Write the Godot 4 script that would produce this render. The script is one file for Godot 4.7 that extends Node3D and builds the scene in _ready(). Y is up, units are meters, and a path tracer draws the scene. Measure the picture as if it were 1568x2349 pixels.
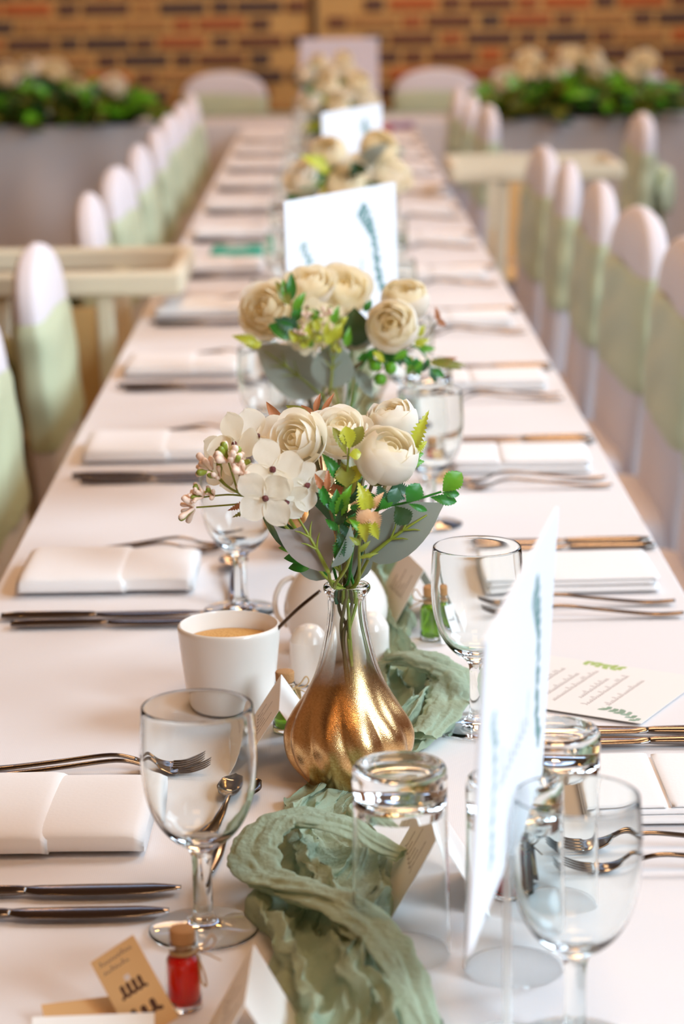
extends Node3D
# A long banquet table in a brick hall, laid for a wedding. The top of the long table is y = 0, the floor is y = -0.74; metres.

const FLOOR := -0.74
var M := {}
var taken := {}
var rng := RandomNumberGenerator.new()
var wobble := FastNoiseLite.new()
var leaf_shape := {}
var petal_shape := {}
var card_print: ImageTexture
var ORD := ["nearest", "second", "third", "fourth", "fifth", "sixth", "seventh", "eighth", "ninth", "tenth", "eleventh", "twelfth", "thirteenth", "fourteenth"]


# ---------------------------------------------------------------- geometry
class Geo:
	var v := PackedVector3Array()
	var uv := PackedVector2Array()
	var col := PackedColorArray()
	var ix := PackedInt32Array()

	func grid(rows: Array, wrap := false, flip := false) -> Geo:
		var first := v.size()
		var n: int = rows[0].size()
		var m := rows.size()
		for i in m:
			var r: PackedVector3Array = rows[i]
			for j in n:
				v.append(r[j])
				uv.append(Vector2(float(j) / (n if wrap else n - 1), float(i) / (m - 1)))
		for i in m - 1:
			for j in (n if wrap else n - 1):
				var a := first + i * n + j
				var b := first + i * n + (j + 1) % n
				var c := b + n
				var d := a + n
				if flip:
					ix.append_array([a, b, c, a, c, d])
				else:
					ix.append_array([a, c, b, a, d, c])
		return self

	func lathe(prof: PackedVector2Array, seg: int, at := Vector3.ZERO) -> Geo:
		var rows := []
		for p in prof:
			var r := PackedVector3Array()
			for j in seg:
				var t := TAU * j / seg
				r.append(at + Vector3(p.x * cos(t), p.y, -p.x * sin(t)))
			rows.append(r)
		return grid(rows, true)

	func tube(path: PackedVector3Array, r0: float, r1: float, seg := 6) -> Geo:
		var rows := []
		var side := Vector3.ZERO
		for i in path.size():
			var d := (path[mini(i + 1, path.size() - 1)] - path[maxi(i - 1, 0)]).normalized()
			if side == Vector3.ZERO:
				side = d.cross(Vector3(0.31, 0.2, 0.93)).normalized()
			side = (side - d * side.dot(d)).normalized()
			var other := side.cross(d)
			var rad := lerpf(r0, r1, float(i) / (path.size() - 1))
			var ring := PackedVector3Array()
			for j in seg:
				var t := TAU * j / seg
				ring.append(path[i] + (side * cos(t) - other * sin(t)) * rad)
			rows.append(ring)
		var cap0 := PackedVector3Array()
		var cap1 := PackedVector3Array()
		for j in seg:
			cap0.append(path[0])
			cap1.append(path[path.size() - 1])
		rows.push_front(cap0)
		rows.push_back(cap1)
		return grid(rows, true)

	func poly(p: Array, from: Vector3) -> Geo:
		var first := v.size()
		var mid := Vector3.ZERO
		for q in p:
			v.append(q)
			uv.append(Vector2(0.5, 0.03))
			mid += q / p.size()
		var out := (mid - from).dot((p[1] - p[0]).cross(p[2] - p[0])) > 0.0
		for k in range(1, p.size() - 1):
			ix.append_array([first, first + k + 1, first + k] if out else [first, first + k, first + k + 1])
		return self

	func box(c: Vector3, s: Vector3, b := 0.002, turn := Basis()) -> Geo:
		var h := s / 2.0
		b = minf(b, minf(h.x, minf(h.y, h.z)) * 0.9)
		var w := func(a: int, sx: float, sy: float, sz: float) -> Vector3:
			var q := Vector3(sx * (h.x - b), sy * (h.y - b), sz * (h.z - b))
			q[a] = [sx, sy, sz][a] * h[a]
			return c + turn * q
		for s0 in [-1.0, 1.0]:
			poly([w.call(0, s0, -1, -1), w.call(0, s0, 1, -1), w.call(0, s0, 1, 1), w.call(0, s0, -1, 1)], c)
			poly([w.call(1, -1, s0, -1), w.call(1, 1, s0, -1), w.call(1, 1, s0, 1), w.call(1, -1, s0, 1)], c)
			poly([w.call(2, -1, -1, s0), w.call(2, 1, -1, s0), w.call(2, 1, 1, s0), w.call(2, -1, 1, s0)], c)
			for s1 in [-1.0, 1.0]:
				poly([w.call(0, s0, s1, -1), w.call(1, s0, s1, -1), w.call(1, s0, s1, 1), w.call(0, s0, s1, 1)], c)
				poly([w.call(0, s0, -1, s1), w.call(2, s0, -1, s1), w.call(2, s0, 1, s1), w.call(0, s0, 1, s1)], c)
				poly([w.call(1, -1, s0, s1), w.call(2, -1, s0, s1), w.call(2, 1, s0, s1), w.call(1, 1, s0, s1)], c)
				for s2 in [-1.0, 1.0]:
					poly([w.call(0, s0, s1, s2), w.call(1, s0, s1, s2), w.call(2, s0, s1, s2)], c)
		return self

	func put(mesh: ArrayMesh, t: Transform3D) -> Geo:
		var a := mesh.surface_get_arrays(0)
		var first := v.size()
		for q in a[Mesh.ARRAY_VERTEX]:
			v.append(t * q)
		uv.append_array(a[Mesh.ARRAY_TEX_UV])
		for k in a[Mesh.ARRAY_INDEX]:
			ix.append(first + k)
		return self

	func normals() -> PackedVector3Array:
		var n := PackedVector3Array()
		n.resize(v.size())
		for k in range(0, ix.size(), 3):
			var a := ix[k]
			var b := ix[k + 1]
			var c := ix[k + 2]
			var f := (v[c] - v[a]).cross(v[b] - v[a])
			n[a] += f
			n[b] += f
			n[c] += f
		for k in n.size():
			n[k] = n[k].normalized() if n[k].length_squared() > 1e-30 else Vector3.UP
		return n

	func mesh(given: PackedVector3Array = PackedVector3Array()) -> ArrayMesh:
		var a := []
		a.resize(Mesh.ARRAY_MAX)
		a[Mesh.ARRAY_VERTEX] = v
		a[Mesh.ARRAY_NORMAL] = given if given.size() else normals()
		a[Mesh.ARRAY_TEX_UV] = uv
		if col.size():
			a[Mesh.ARRAY_COLOR] = col
		a[Mesh.ARRAY_INDEX] = ix
		var m := ArrayMesh.new()
		m.add_surface_from_arrays(Mesh.PRIMITIVE_TRIANGLES, a)
		return m


func lathe_slices(prof: PackedVector2Array, seg: int, ranges: Array) -> Array:   # one turned shape cut into parts that share its normals; each range is a list of [first row, last row]
	var g := Geo.new().lathe(prof, seg)
	var n := g.normals()
	for i in prof.size():                                            # points on the axis share one normal
		if prof[i].x < 1e-5:
			var all := Vector3.ZERO
			for j in seg:
				all += n[i * seg + j]
			for j in seg:
				n[i * seg + j] = all.normalized()
	var made := []
	for spans in ranges:
		var p := Geo.new()
		var pn := PackedVector3Array()
		for span in spans:
			var first := p.v.size()
			for k in range(span[0] * seg, (span[1] + 1) * seg):
				p.v.append(g.v[k])
				p.uv.append(g.uv[k])
				pn.append(n[k])
			for i in span[1] - span[0]:
				for j in seg:
					var a: int = first + i * seg + j
					var b: int = first + i * seg + (j + 1) % seg
					p.ix.append_array([a, b + seg, b, a, a + seg, b + seg])
		made.append(p.mesh(pn))
	return made


func curve2(points: Array, steps: int) -> PackedVector2Array:       # Catmull-Rom through the points
	var out := PackedVector2Array()
	for i in points.size() - 1:
		var a: Vector2 = points[maxi(i - 1, 0)]
		var b: Vector2 = points[i]
		var c: Vector2 = points[i + 1]
		var d: Vector2 = points[mini(i + 2, points.size() - 1)]
		for k in steps:
			out.append(b.cubic_interpolate(c, a, d, float(k) / steps))
	out.append(points[points.size() - 1])
	return out


func curve3(points: Array, steps: int) -> PackedVector3Array:
	var out := PackedVector3Array()
	for i in points.size() - 1:
		var a: Vector3 = points[maxi(i - 1, 0)]
		var d: Vector3 = points[mini(i + 2, points.size() - 1)]
		for k in steps:
			out.append(points[i].cubic_interpolate(points[i + 1], a, d, float(k) / steps))
	out.append(points[points.size() - 1])
	return out


# ---------------------------------------------------------------- things
func numbered(called: String) -> String:
	var n: int = taken.get(called, 0)
	taken[called] = n + 1
	return called if n == 0 else "%s_%03d" % [called, n]


func tag(o: Node3D, label: String, category: String, group := "") -> Node3D:
	o.set_meta("label", label)
	o.set_meta("category", category)
	if group:
		o.set_meta("group", group)
	return o


func thing(called: String, label: String, category: String, at := Vector3.ZERO, turn := 0.0, group := "") -> Node3D:
	var o := Node3D.new()
	o.name = numbered(called)
	add_child(o)
	o.position = at
	o.rotation.y = turn
	return tag(o, label, category, group)


func shape(called: String, m: ArrayMesh, mat: Material, parent: Node3D, t := Transform3D()) -> MeshInstance3D:
	var o := MeshInstance3D.new()
	o.name = called
	o.mesh = m
	o.material_override = mat
	parent.add_child(o, true)
	o.transform = t
	return o


func part(called: String, g: Geo, mat: Material, parent: Node3D, t := Transform3D()) -> MeshInstance3D:
	return shape(called, g.mesh(), mat, parent, t)


func single(called: String, m: ArrayMesh, mat: Material, label: String, category: String, at := Vector3.ZERO, turn := 0.0, group := "") -> MeshInstance3D:
	var o := shape(numbered(called), m, mat, self)
	o.position = at
	o.rotation.y = turn
	tag(o, label, category, group)
	return o


func struct(called: String, g: Geo, mat: Material, parent: Node3D = self) -> MeshInstance3D:
	var o := part(called, g, mat, parent)
	o.set_meta("kind", "structure")
	return o


func copy(o: Node3D, label: String, at: Vector3, turn := 0.0) -> Node3D:
	var base := String(o.name)
	if base.length() > 4 and base[base.length() - 4] == "_" and base.right(3).is_valid_int():
		base = base.left(base.length() - 4)
	var c: Node3D = o.duplicate()
	c.name = numbered(base)
	add_child(c)
	c.position = at
	c.rotation = Vector3(0, turn, 0)
	c.set_meta("label", label)
	return c


# ---------------------------------------------------------------- materials
func paint(called: String, c: Color, rough := 0.7, metal := 0.0) -> StandardMaterial3D:
	var m := StandardMaterial3D.new()
	m.resource_name = called
	m.albedo_color = c
	m.roughness = rough
	m.metallic = metal
	M[called] = m
	return m


func noise_tex(freq: float, size: int, oct: int, ramp: Gradient = null, kind := FastNoiseLite.TYPE_SIMPLEX_SMOOTH, sd := 3) -> NoiseTexture2D:
	var n := FastNoiseLite.new()
	n.noise_type = kind
	n.frequency = freq
	n.fractal_octaves = oct
	n.seed = sd
	var t := NoiseTexture2D.new()
	t.width = size
	t.height = size
	t.seamless = true
	t.noise = n
	if ramp:
		t.color_ramp = ramp
	return t


func bumpy(m: StandardMaterial3D, t: Texture2D, cm: float, scale: float) -> void:
	m.heightmap_enabled = true
	m.heightmap_texture = t
	m.heightmap_scale = cm
	m.uv1_triplanar = true
	m.uv1_scale = Vector3.ONE * scale


func weave_image() -> ImageTexture:
	var im := Image.create(128, 128, false, Image.FORMAT_RGB8)
	for y in 128:
		for x in 128:
			var a := absf(sin(x * PI / 8.0))
			var b := absf(sin(y * PI / 8.0))
			var over := (int(x / 8.0) + int(y / 8.0)) % 2 == 0
			var q := (0.35 + 0.65 * a) * (1.0 if over else 0.7) * (0.5 + 0.5 * b)
			im.set_pixel(x, y, Color(q, q, q))
	return ImageTexture.create_from_image(im)


func two(a: Color, b: Color) -> Gradient:
	var g := Gradient.new()
	g.set_color(0, a)
	g.set_color(1, b)
	return g


func glass_mat(called: String, c: Color) -> StandardMaterial3D:
	var m := paint(called, Color(c.r, c.g, c.b, 0.0), 0.0)
	m.refraction_enabled = true
	m.refraction_scale = 0.038
	m.metallic_specular = 0.5
	return m


func make_materials() -> void:
	var weave := weave_image()
	var soft := noise_tex(0.02, 256, 4)
	var m := paint("white_cloth", Color(0.90, 0.885, 0.885), 0.85)
	bumpy(m, weave, 0.006, 40.0)
	m = paint("napkin", Color(0.945, 0.935, 0.93), 0.9)
	bumpy(m, soft, 0.008, 30.0)
	m = paint("chair_cover", Color(0.90, 0.88, 0.90), 0.8)
	m.rim_enabled = true
	m.rim = 0.2
	m = paint("sash", Color(0.785, 0.825, 0.69), 0.5)
	m.rim_enabled = true
	m.rim = 0.5
	m = paint("gauze", Color(0.655, 0.72, 0.62), 0.85)
	bumpy(m, noise_tex(0.035, 256, 4, null, FastNoiseLite.TYPE_SIMPLEX_SMOOTH, 12), 0.11, 16.0)
	m.backlight_enabled = true
	m.backlight = Color(0.6, 0.64, 0.56)
	m = paint("card", Color(0.95, 0.95, 0.95), 0.6)
	m = paint("tent_paper", Color(0.95, 0.945, 0.93), 0.75)
	m.backlight_enabled = true
	m.backlight = Color(0.10, 0.10, 0.10)
	paint("cutlery", Color(0.53, 0.50, 0.48), 0.13, 1.0)
	paint("porcelain", Color(0.92, 0.90, 0.87), 0.12)
	m = paint("custard", Color(0.80, 0.60, 0.32), 0.6)
	bumpy(m, noise_tex(0.15, 128, 2), 0.08, 14.0)
	glass_mat("glass", Color(0.985, 1.0, 1.0)).refraction_scale = 0.026
	glass_mat("tumbler_glass", Color(0.99, 1.0, 1.0)).refraction_scale = 0.016
	glass_mat("thick_glass", Color(0.985, 1.0, 0.995)).refraction_scale = 0.045
	m = paint("glass_pane", Color(1, 1, 1, 0.02), 0.0)
	m.transparency = BaseMaterial3D.TRANSPARENCY_ALPHA
	m.metallic_specular = 0.5
	glass_mat("bottle_glass", Color(1, 1, 1))
	m = glass_mat("red_drink", Color(1.0, 0.01, 0.02))
	m.albedo_color.a = 0.5
	m = glass_mat("green_drink", Color(0.62, 0.86, 0.22))
	m.albedo_color.a = 0.3
	m = paint("acrylic", Color(0.96, 0.97, 0.97, 0.45), 0.35)
	m.transparency = BaseMaterial3D.TRANSPARENCY_ALPHA
	m = paint("frosted_board", Color(0.86, 0.84, 0.88), 0.25)
	m = paint("gold", Color(0.83, 0.675, 0.47), 0.25, 1.0)
	m.albedo_color = Color.WHITE
	m.albedo_texture = noise_tex(0.03, 512, 5, two(Color(0.78, 0.59, 0.37), Color(0.95, 0.80, 0.58)), FastNoiseLite.TYPE_SIMPLEX_SMOOTH, 8)
	m.transparency = BaseMaterial3D.TRANSPARENCY_ALPHA
	m.vertex_color_use_as_albedo = true
	bumpy(m, noise_tex(0.2, 256, 3), 0.018, 24.0)
	m = paint("cork", Color(0.76, 0.56, 0.36), 0.9)
	bumpy(m, noise_tex(0.2, 128, 3), 0.1, 30.0)
	paint("twine", Color(0.80, 0.66, 0.47), 0.9)
	paint("kraft", Color(0.82, 0.65, 0.44), 0.85)
	var cream := {"petal_outer": Color(0.998, 0.99, 0.965), "petal_mid": Color(0.998, 0.985, 0.945), "petal_inner": Color(0.998, 0.965, 0.865), "floret": Color(0.985, 0.975, 0.93), "petal_peach": Color(0.998, 0.96, 0.84), "petal_peach_deep": Color(0.998, 0.93, 0.74)}
	for k in cream:
		m = paint(k, cream[k], 0.75)
		m.backlight_enabled = true
		m.backlight = Color(0.92, 0.88, 0.78)
	paint("floret_eye", Color(0.42, 0.20, 0.20), 0.45)
	var greens := {"leaf_green": Color(0.15, 0.50, 0.13), "leaf_bright": Color(0.38, 0.66, 0.12), "leaf_lime": Color(0.76, 0.78, 0.22), "leaf_olive": Color(0.55, 0.55, 0.20), "leaf_teal": Color(0.22, 0.42, 0.30), "leaf_dark": Color(0.13, 0.28, 0.10), "leaf_rust": Color(0.72, 0.46, 0.30), "leaf_peach": Color(0.96, 0.78, 0.60), "stem_lime": Color(0.55, 0.60, 0.20), "stem_brown": Color(0.45, 0.40, 0.24), "bud_pink": Color(0.99, 0.88, 0.80)}
	for k in greens:
		m = paint(k, greens[k], 0.38)
		m.backlight_enabled = true
		m.backlight = Color(0.22, 0.22, 0.16)
	for k in [["leaf_sage", Color(0.72, 0.745, 0.68)], ["leaf_sage_pale", Color(0.74, 0.80, 0.74)], ["leaf_mauve", Color(0.86, 0.80, 0.77)]]:
		m = paint(k[0], k[1], 0.8)
		bumpy(m, weave, 0.03, 60.0)
		m.backlight_enabled = true
		m.backlight = Color(0.25, 0.25, 0.22)
	m = paint("mortar", Color(0.82, 0.65, 0.40), 0.95)
	bumpy(m, soft, 0.4, 3.0)
	var bricks := [Color(0.40, 0.27, 0.22), Color(0.33, 0.25, 0.23), Color(0.48, 0.30, 0.21), Color(0.78, 0.40, 0.19), Color(0.70, 0.38, 0.21), Color(0.74, 0.53, 0.30)]
	for k in bricks.size():
		m = paint("brick_%d" % k, Color.WHITE, 0.92)
		m.albedo_texture = noise_tex(0.05, 128, 3, two(bricks[k].darkened(0.12), bricks[k].lightened(0.08)), FastNoiseLite.TYPE_SIMPLEX_SMOOTH, 10 + k)
		m.uv1_triplanar = true
		m.uv1_world_triplanar = true
		m.uv1_scale = Vector3.ONE * 4.0
	paint("pilaster_strip", Color(0.30, 0.22, 0.15), 0.8)
	paint("cream_paint", Color(0.93, 0.90, 0.80), 0.45)
	paint("pine", Color(0.88, 0.72, 0.48), 0.5)
	paint("plaster", Color(0.62, 0.47, 0.34), 0.9)
	paint("ceiling_paint", Color(0.42, 0.30, 0.21), 0.8)
	m = paint("carpet", Color(0.34, 0.25, 0.20), 0.95)
	bumpy(m, soft, 0.4, 6.0)
	paint("teal_paper", Color(0.08, 0.66, 0.56), 0.5)
	paint("red_paper", Color(0.70, 0.25, 0.25), 0.5)
	paint("purple_paper", Color(0.55, 0.42, 0.62), 0.5)
	paint("dark_metal", Color(0.12, 0.11, 0.10), 0.4, 0.6)
	m = paint("bulb", Color(1.0, 0.85, 0.6), 0.4)
	m.emission_enabled = true
	m.emission = Color(1.0, 0.72, 0.40)
	m.emission_energy_multiplier = 60.0
	m = paint("warm_diffuser", Color(1.0, 0.9, 0.75), 0.5)
	m.emission_enabled = true
	m.emission = Color(1.0, 0.76, 0.50)
	m.emission_energy_multiplier = 1.6
	paint("table_wood", Color(0.55, 0.42, 0.28), 0.6)
	paint("honey", Color(0.86, 0.66, 0.36), 0.4)
	paint("yellow_mark", Color(0.95, 0.72, 0.10), 0.4)
	paint("grey_line", Color(0.55, 0.52, 0.46), 0.4)


# ---------------------------------------------------------------- tableware
func wine_glass_profile() -> PackedVector2Array:
	var p: Array = [Vector2(0, 0.0012), Vector2(0.02, 0.0007), Vector2(0.034, 0.0004), Vector2(0.0374, 0.0008), Vector2(0.0378, 0.0018), Vector2(0.036, 0.0028), Vector2(0.025, 0.0046), Vector2(0.014, 0.0066), Vector2(0.0088, 0.0095), Vector2(0.0071, 0.015), Vector2(0.0067, 0.03), Vector2(0.0067, 0.048), Vector2(0.0078, 0.0575), Vector2(0.0115, 0.0625), Vector2(0.0185, 0.0672), Vector2(0.0262, 0.0752), Vector2(0.0325, 0.086), Vector2(0.037, 0.1), Vector2(0.0392, 0.116), Vector2(0.0396, 0.13), Vector2(0.0389, 0.146), Vector2(0.0378, 0.1602), Vector2(0.0373, 0.1618), Vector2(0.0364, 0.1615), Vector2(0.0369, 0.15), Vector2(0.0378, 0.13), Vector2(0.0373, 0.116), Vector2(0.0351, 0.1005), Vector2(0.0307, 0.0873), Vector2(0.0246, 0.0775), Vector2(0.0165, 0.0713), Vector2(0.008, 0.0691), Vector2(0, 0.0687)]
	return curve2(p, 3)


func make_wine_glass(label: String, at: Vector3, mat := "glass", seg := 72) -> Node3D:
	var o := thing("wine_glass", label, "wine glass", at, 0.0, "stemmed wine glasses along the table")
	var prof := wine_glass_profile()
	var cut := lathe_slices(prof, seg, [[[36, prof.size() - 1]], [[24, 36]], [[0, 24]]])
	shape("bowl", cut[0], M[mat], o)
	shape("stem", cut[1], M.thick_glass, o)
	shape("foot", cut[2], M[mat], o)
	return o


func make_tumbler(label: String, at: Vector3) -> Node3D:
	var o := thing("tumbler", label, "tumbler", at, 0.0, "upturned tumblers on the table")
	var p: Array = [Vector2(0, 0.1115), Vector2(0.014, 0.1118), Vector2(0.024, 0.1108), Vector2(0.0284, 0.107), Vector2(0.0296, 0.1), Vector2(0.0306, 0.06), Vector2(0.0314, 0.02), Vector2(0.0319, 0.002), Vector2(0.0324, 0.0004), Vector2(0.0332, 0.0006), Vector2(0.0335, 0.003), Vector2(0.0330, 0.02), Vector2(0.0322, 0.06), Vector2(0.0315, 0.1), Vector2(0.0313, 0.112), Vector2(0.0316, 0.122), Vector2(0.0312, 0.1285), Vector2(0.0295, 0.1318), Vector2(0.0265, 0.1325), Vector2(0.0235, 0.1312), Vector2(0.019, 0.1292), Vector2(0.01, 0.1280), Vector2(0, 0.1276)]
	var prof := curve2(p, 3)
	var cut := lathe_slices(prof, 80, [[[0, 12], [42, prof.size() - 1]], [[12, 42]]])
	shape("base", cut[0], M.thick_glass, o)
	shape("wall", cut[1], M.tumbler_glass, o)
	return o


func swept(path: PackedVector3Array, wide: Array, thick: Array, dish: Array, seg := 10) -> Geo:   # a flat bar along x: half widths along z, half thicknesses, dish depth
	var rows := []
	var n := path.size()
	for i in n:
		var f := float(i) / (n - 1)
		var pick := func(a: Array) -> float:
			var q := f * (a.size() - 1)
			var k := mini(int(q), a.size() - 2)
			return lerpf(a[k], a[k + 1], smoothstep(0.0, 1.0, q - k))
		var w: float = pick.call(wide)
		var t: float = pick.call(thick)
		var d: float = pick.call(dish)
		var ring := PackedVector3Array()
		for j in seg:
			var a := TAU * j / seg
			ring.append(path[i] + Vector3(0, t * sin(a) - d * (1.0 - cos(a) * cos(a)), -w * cos(a)))
		rows.append(ring)
	for k in [0, rows.size() - 1]:
		var mid := Vector3.ZERO
		for q in rows[k]:
			mid += q / seg
		var cap := PackedVector3Array()
		for j in seg:
			cap.append(mid)
		if k == 0:
			rows.push_front(cap)
		else:
			rows.push_back(cap)
	return Geo.new().grid(rows, true)


func make_fork(label: String) -> Node3D:                             # handle end at -x, tines at +x, tines' tips up
	var o := thing("fork", label, "fork", Vector3.ZERO, 0.0, "forks laid beside the napkins")
	var m: Material = M.cutlery
	part("handle", swept(curve3([Vector3(-0.1, 0.004, 0), Vector3(-0.07, 0.003, 0), Vector3(-0.02, 0.008, 0), Vector3(0.025, 0.013, 0), Vector3(0.047, 0.009, 0)], 6), [0.005, 0.0062, 0.0052, 0.0036, 0.0027, 0.0033], [0.0013, 0.0015, 0.0015, 0.0017, 0.0017, 0.0015], [0, 0]), m, o)
	part("head", swept(curve3([Vector3(0.045, 0.0095, 0), Vector3(0.053, 0.006, 0), Vector3(0.065, 0.0032, 0), Vector3(0.073, 0.0035, 0)], 4), [0.0033, 0.0075, 0.0098, 0.0099], [0.0015, 0.0012, 0.0011, 0.0011], [0, 0.0007, 0.001, 0.0006]), m, o)
	for k in 4:
		var z := -0.0078 + 0.0052 * k
		part("tine", swept(curve3([Vector3(0.072, 0.0033, z), Vector3(0.085, 0.0045, z), Vector3(0.098, 0.0085, z), Vector3(0.104, 0.0115, z * 0.97)], 3), [0.0018, 0.0016, 0.0013, 0.0005], [0.0011, 0.0009, 0.0007, 0.0004], [0, 0], 6), m, o)
	return o


func make_knife(label: String) -> Node3D:
	var o := thing("knife", label, "knife", Vector3.ZERO, 0.0, "knives laid beside the napkins")
	part("handle", swept(curve3([Vector3(-0.11, 0.0042, 0), Vector3(-0.08, 0.0042, 0), Vector3(-0.03, 0.0042, 0), Vector3(-0.012, 0.0042, 0)], 5), [0.006, 0.0085, 0.008, 0.0066, 0.0055], [0.003, 0.0042, 0.004, 0.0034, 0.0026], [0, 0]), M.cutlery, o)
	part("blade", swept(curve3([Vector3(-0.014, 0.0042, 0), Vector3(0.01, 0.0043, 0.001), Vector3(0.06, 0.0043, 0.001), Vector3(0.098, 0.0042, -0.001)], 5), [0.0055, 0.0098, 0.0112, 0.0105, 0.004], [0.0024, 0.0014, 0.0013, 0.0012, 0.0008], [0, 0]), M.cutlery, o)
	return o


func make_spoon(called: String, label: String, size := 1.0) -> Node3D:
	var o := thing(called, label, "spoon", Vector3.ZERO, 0.0, "dessert spoons between napkins and runner" if called == "dessert_spoon" else "")
	var p := []
	for q in [Vector3(-0.095, 0.003, 0), Vector3(-0.05, 0.003, 0), Vector3(0.01, 0.009, 0), Vector3(0.04, 0.0105, 0)]:
		p.append(q * size)
	part("handle", swept(curve3(p, 6), [0.0055 * size, 0.0065 * size, 0.005 * size, 0.0032 * size, 0.0028 * size], [0.0013, 0.0015, 0.0016, 0.0017, 0.0014], [0, 0]), M.cutlery, o)
	p = []
	for q in [Vector3(0.038, 0.0105, 0), Vector3(0.05, 0.0095, 0), Vector3(0.067, 0.009, 0), Vector3(0.084, 0.0095, 0), Vector3(0.092, 0.0105, 0)]:
		p.append(q * size)
	part("bowl", swept(curve3(p, 5), [0.0028 * size, 0.0125 * size, 0.0165 * size, 0.0145 * size, 0.002 * size], [0.0014, 0.0008, 0.0008, 0.0008, 0.0008], [0, 0.004 * size, 0.0062 * size, 0.004 * size, 0.0], 16), M.cutlery, o)
	return o


func fold_layer(x0: float, x1: float, depth: float, y0: float, h: float, sd: float, round := 0.5) -> Geo:   # one folded thickness of napkin with soft edges along z
	var rows := []
	var n := 20
	for i in n + 1:
		var f := float(i) / n
		var x := lerpf(x0, x1, f)
		var endf := minf(1.0, minf(f, 1.0 - f) * 14.0)
		var hh := h * (0.8 + 0.2 * sqrt(endf)) * (1.0 + 0.06 * wobble.get_noise_2d(x * 700.0, sd * 50.0))
		var dz := 0.0018 * wobble.get_noise_2d(x * 500.0, sd * 90.0 + 7.0)
		var ring := PackedVector3Array()
		for j in 28:
			var a := TAU * j / 28.0
			var c := cos(a)
			var s := sin(a)
			var zz := signf(c) * pow(absf(c), round) * depth / 2.0
			var yy := y0 + hh * (0.5 + 0.5 * signf(s) * pow(absf(s), 0.55))
			yy += 0.0012 * wobble.get_noise_3d(x * 260.0, zz * 260.0, sd * 40.0) * (1.0 if s > 0 else 0.0)
			ring.append(Vector3(x, yy, -zz + dz))
		rows.append(ring)
	for k in [0, rows.size() - 1]:
		var mid: Vector3 = (rows[k][0] + rows[k][14]) / 2.0
		var cap := PackedVector3Array()
		for j in 28:
			cap.append(mid)
		if k == 0:
			rows.push_front(cap)
		else:
			rows.push_back(cap)
	return Geo.new().grid(rows, true)


func make_napkin(label: String, layered: bool, sd: float) -> Node3D:
	var o := thing("napkin", label, "napkin", Vector3.ZERO, 0.0, "folded white napkins at the places")
	if layered:
		part("lower_fold", fold_layer(-0.092, 0.09, 0.126, 0.0005, 0.008, sd, 0.25), M.napkin, o)
		part("middle_fold", fold_layer(-0.09, 0.086, 0.121, 0.0075, 0.0065, sd + 1.0, 0.25), M.napkin, o)
		part("upper_fold", fold_layer(-0.026, 0.09, 0.119, 0.0132, 0.004, sd + 2.0, 0.25), M.napkin, o)
		part("upper_fold", fold_layer(-0.093, -0.03, 0.121, 0.0132, 0.005, sd + 3.0, 0.25), M.napkin, o)
	else:
		part("roll", fold_layer(-0.088, 0.094, 0.140, 0.0005, 0.0195, sd, 0.4), M.napkin, o)
		part("wrap", fold_layer(-0.094, 0.022, 0.147, 0.0002, 0.0222, sd + 1.0, 0.4), M.napkin, o)
	return o


# ---------------------------------------------------------------- place cards, favours, stands
func stroke(im: Image, pts: Array, wide: float, c: Color) -> void:
	for i in pts.size() - 1:
		var a: Vector2 = pts[i]
		var b: Vector2 = pts[i + 1]
		var n := maxi(1, int(a.distance_to(b) / maxf(wide * 0.4, 0.5)))
		for k in n + 1:
			var q := a.lerp(b, float(k) / n)
			im.fill_rect(Rect2i(int(q.x - wide / 2.0), int(q.y - wide / 2.0), maxi(1, int(wide)), maxi(1, int(wide))), c)


func script_line(im: Image, at: Vector2, along: Vector2, tall: float, turns: int, wide: float, c: Color, sd: int) -> void:   # a run of looping handwriting
	rng.seed = sd
	var pts := []
	var up := Vector2(along.y, -along.x).normalized()
	if up.y > 0:
		up = -up
	var hi := tall
	for k in turns * 10 + 1:
		var f := float(k) / (turns * 10)
		if k % 10 == 0:
			hi = tall * (rng.randf_range(0.35, 0.6) if rng.randf() < 0.72 else 1.0)
		var a := f * turns * TAU
		pts.append(at + along * f + along.normalized() * sin(a) * along.length() / turns * 0.32 + up * hi * (0.5 - 0.5 * cos(a)))
	stroke(im, pts, wide, c)


func spray(im: Image, pts: Array, leaf: float, c: Color, sd: int) -> void:   # a printed trail of leaves
	rng.seed = sd
	stroke(im, pts, 2.0, c)
	for i in pts.size() - 1:
		var a: Vector2 = pts[i]
		var b: Vector2 = pts[i + 1]
		for k in 3:
			var q := a.lerp(b, k / 3.0)
			for s in [-1.0, 1.0]:
				var d: Vector2 = (b - a).normalized().rotated(s * rng.randf_range(0.6, 1.1)) * leaf * rng.randf_range(0.6, 1.1)
				var tone := c.lerp(Color(0.75, 0.85, 0.85), rng.randf() * 0.35)
				for m in 9:
					var f := m / 8.0
					var r := leaf * 0.24 * sin(PI * (0.12 + 0.85 * f))
					var w := q + d * f
					im.fill_rect(Rect2i(int(w.x - r), int(w.y - r), maxi(1, int(2 * r)), maxi(1, int(2 * r))), tone)


func printed(im: Image, called: String, rough := 0.6) -> StandardMaterial3D:
	var m := paint(called, Color.WHITE, rough)
	m.albedo_texture = ImageTexture.create_from_image(im)
	return m


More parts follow.
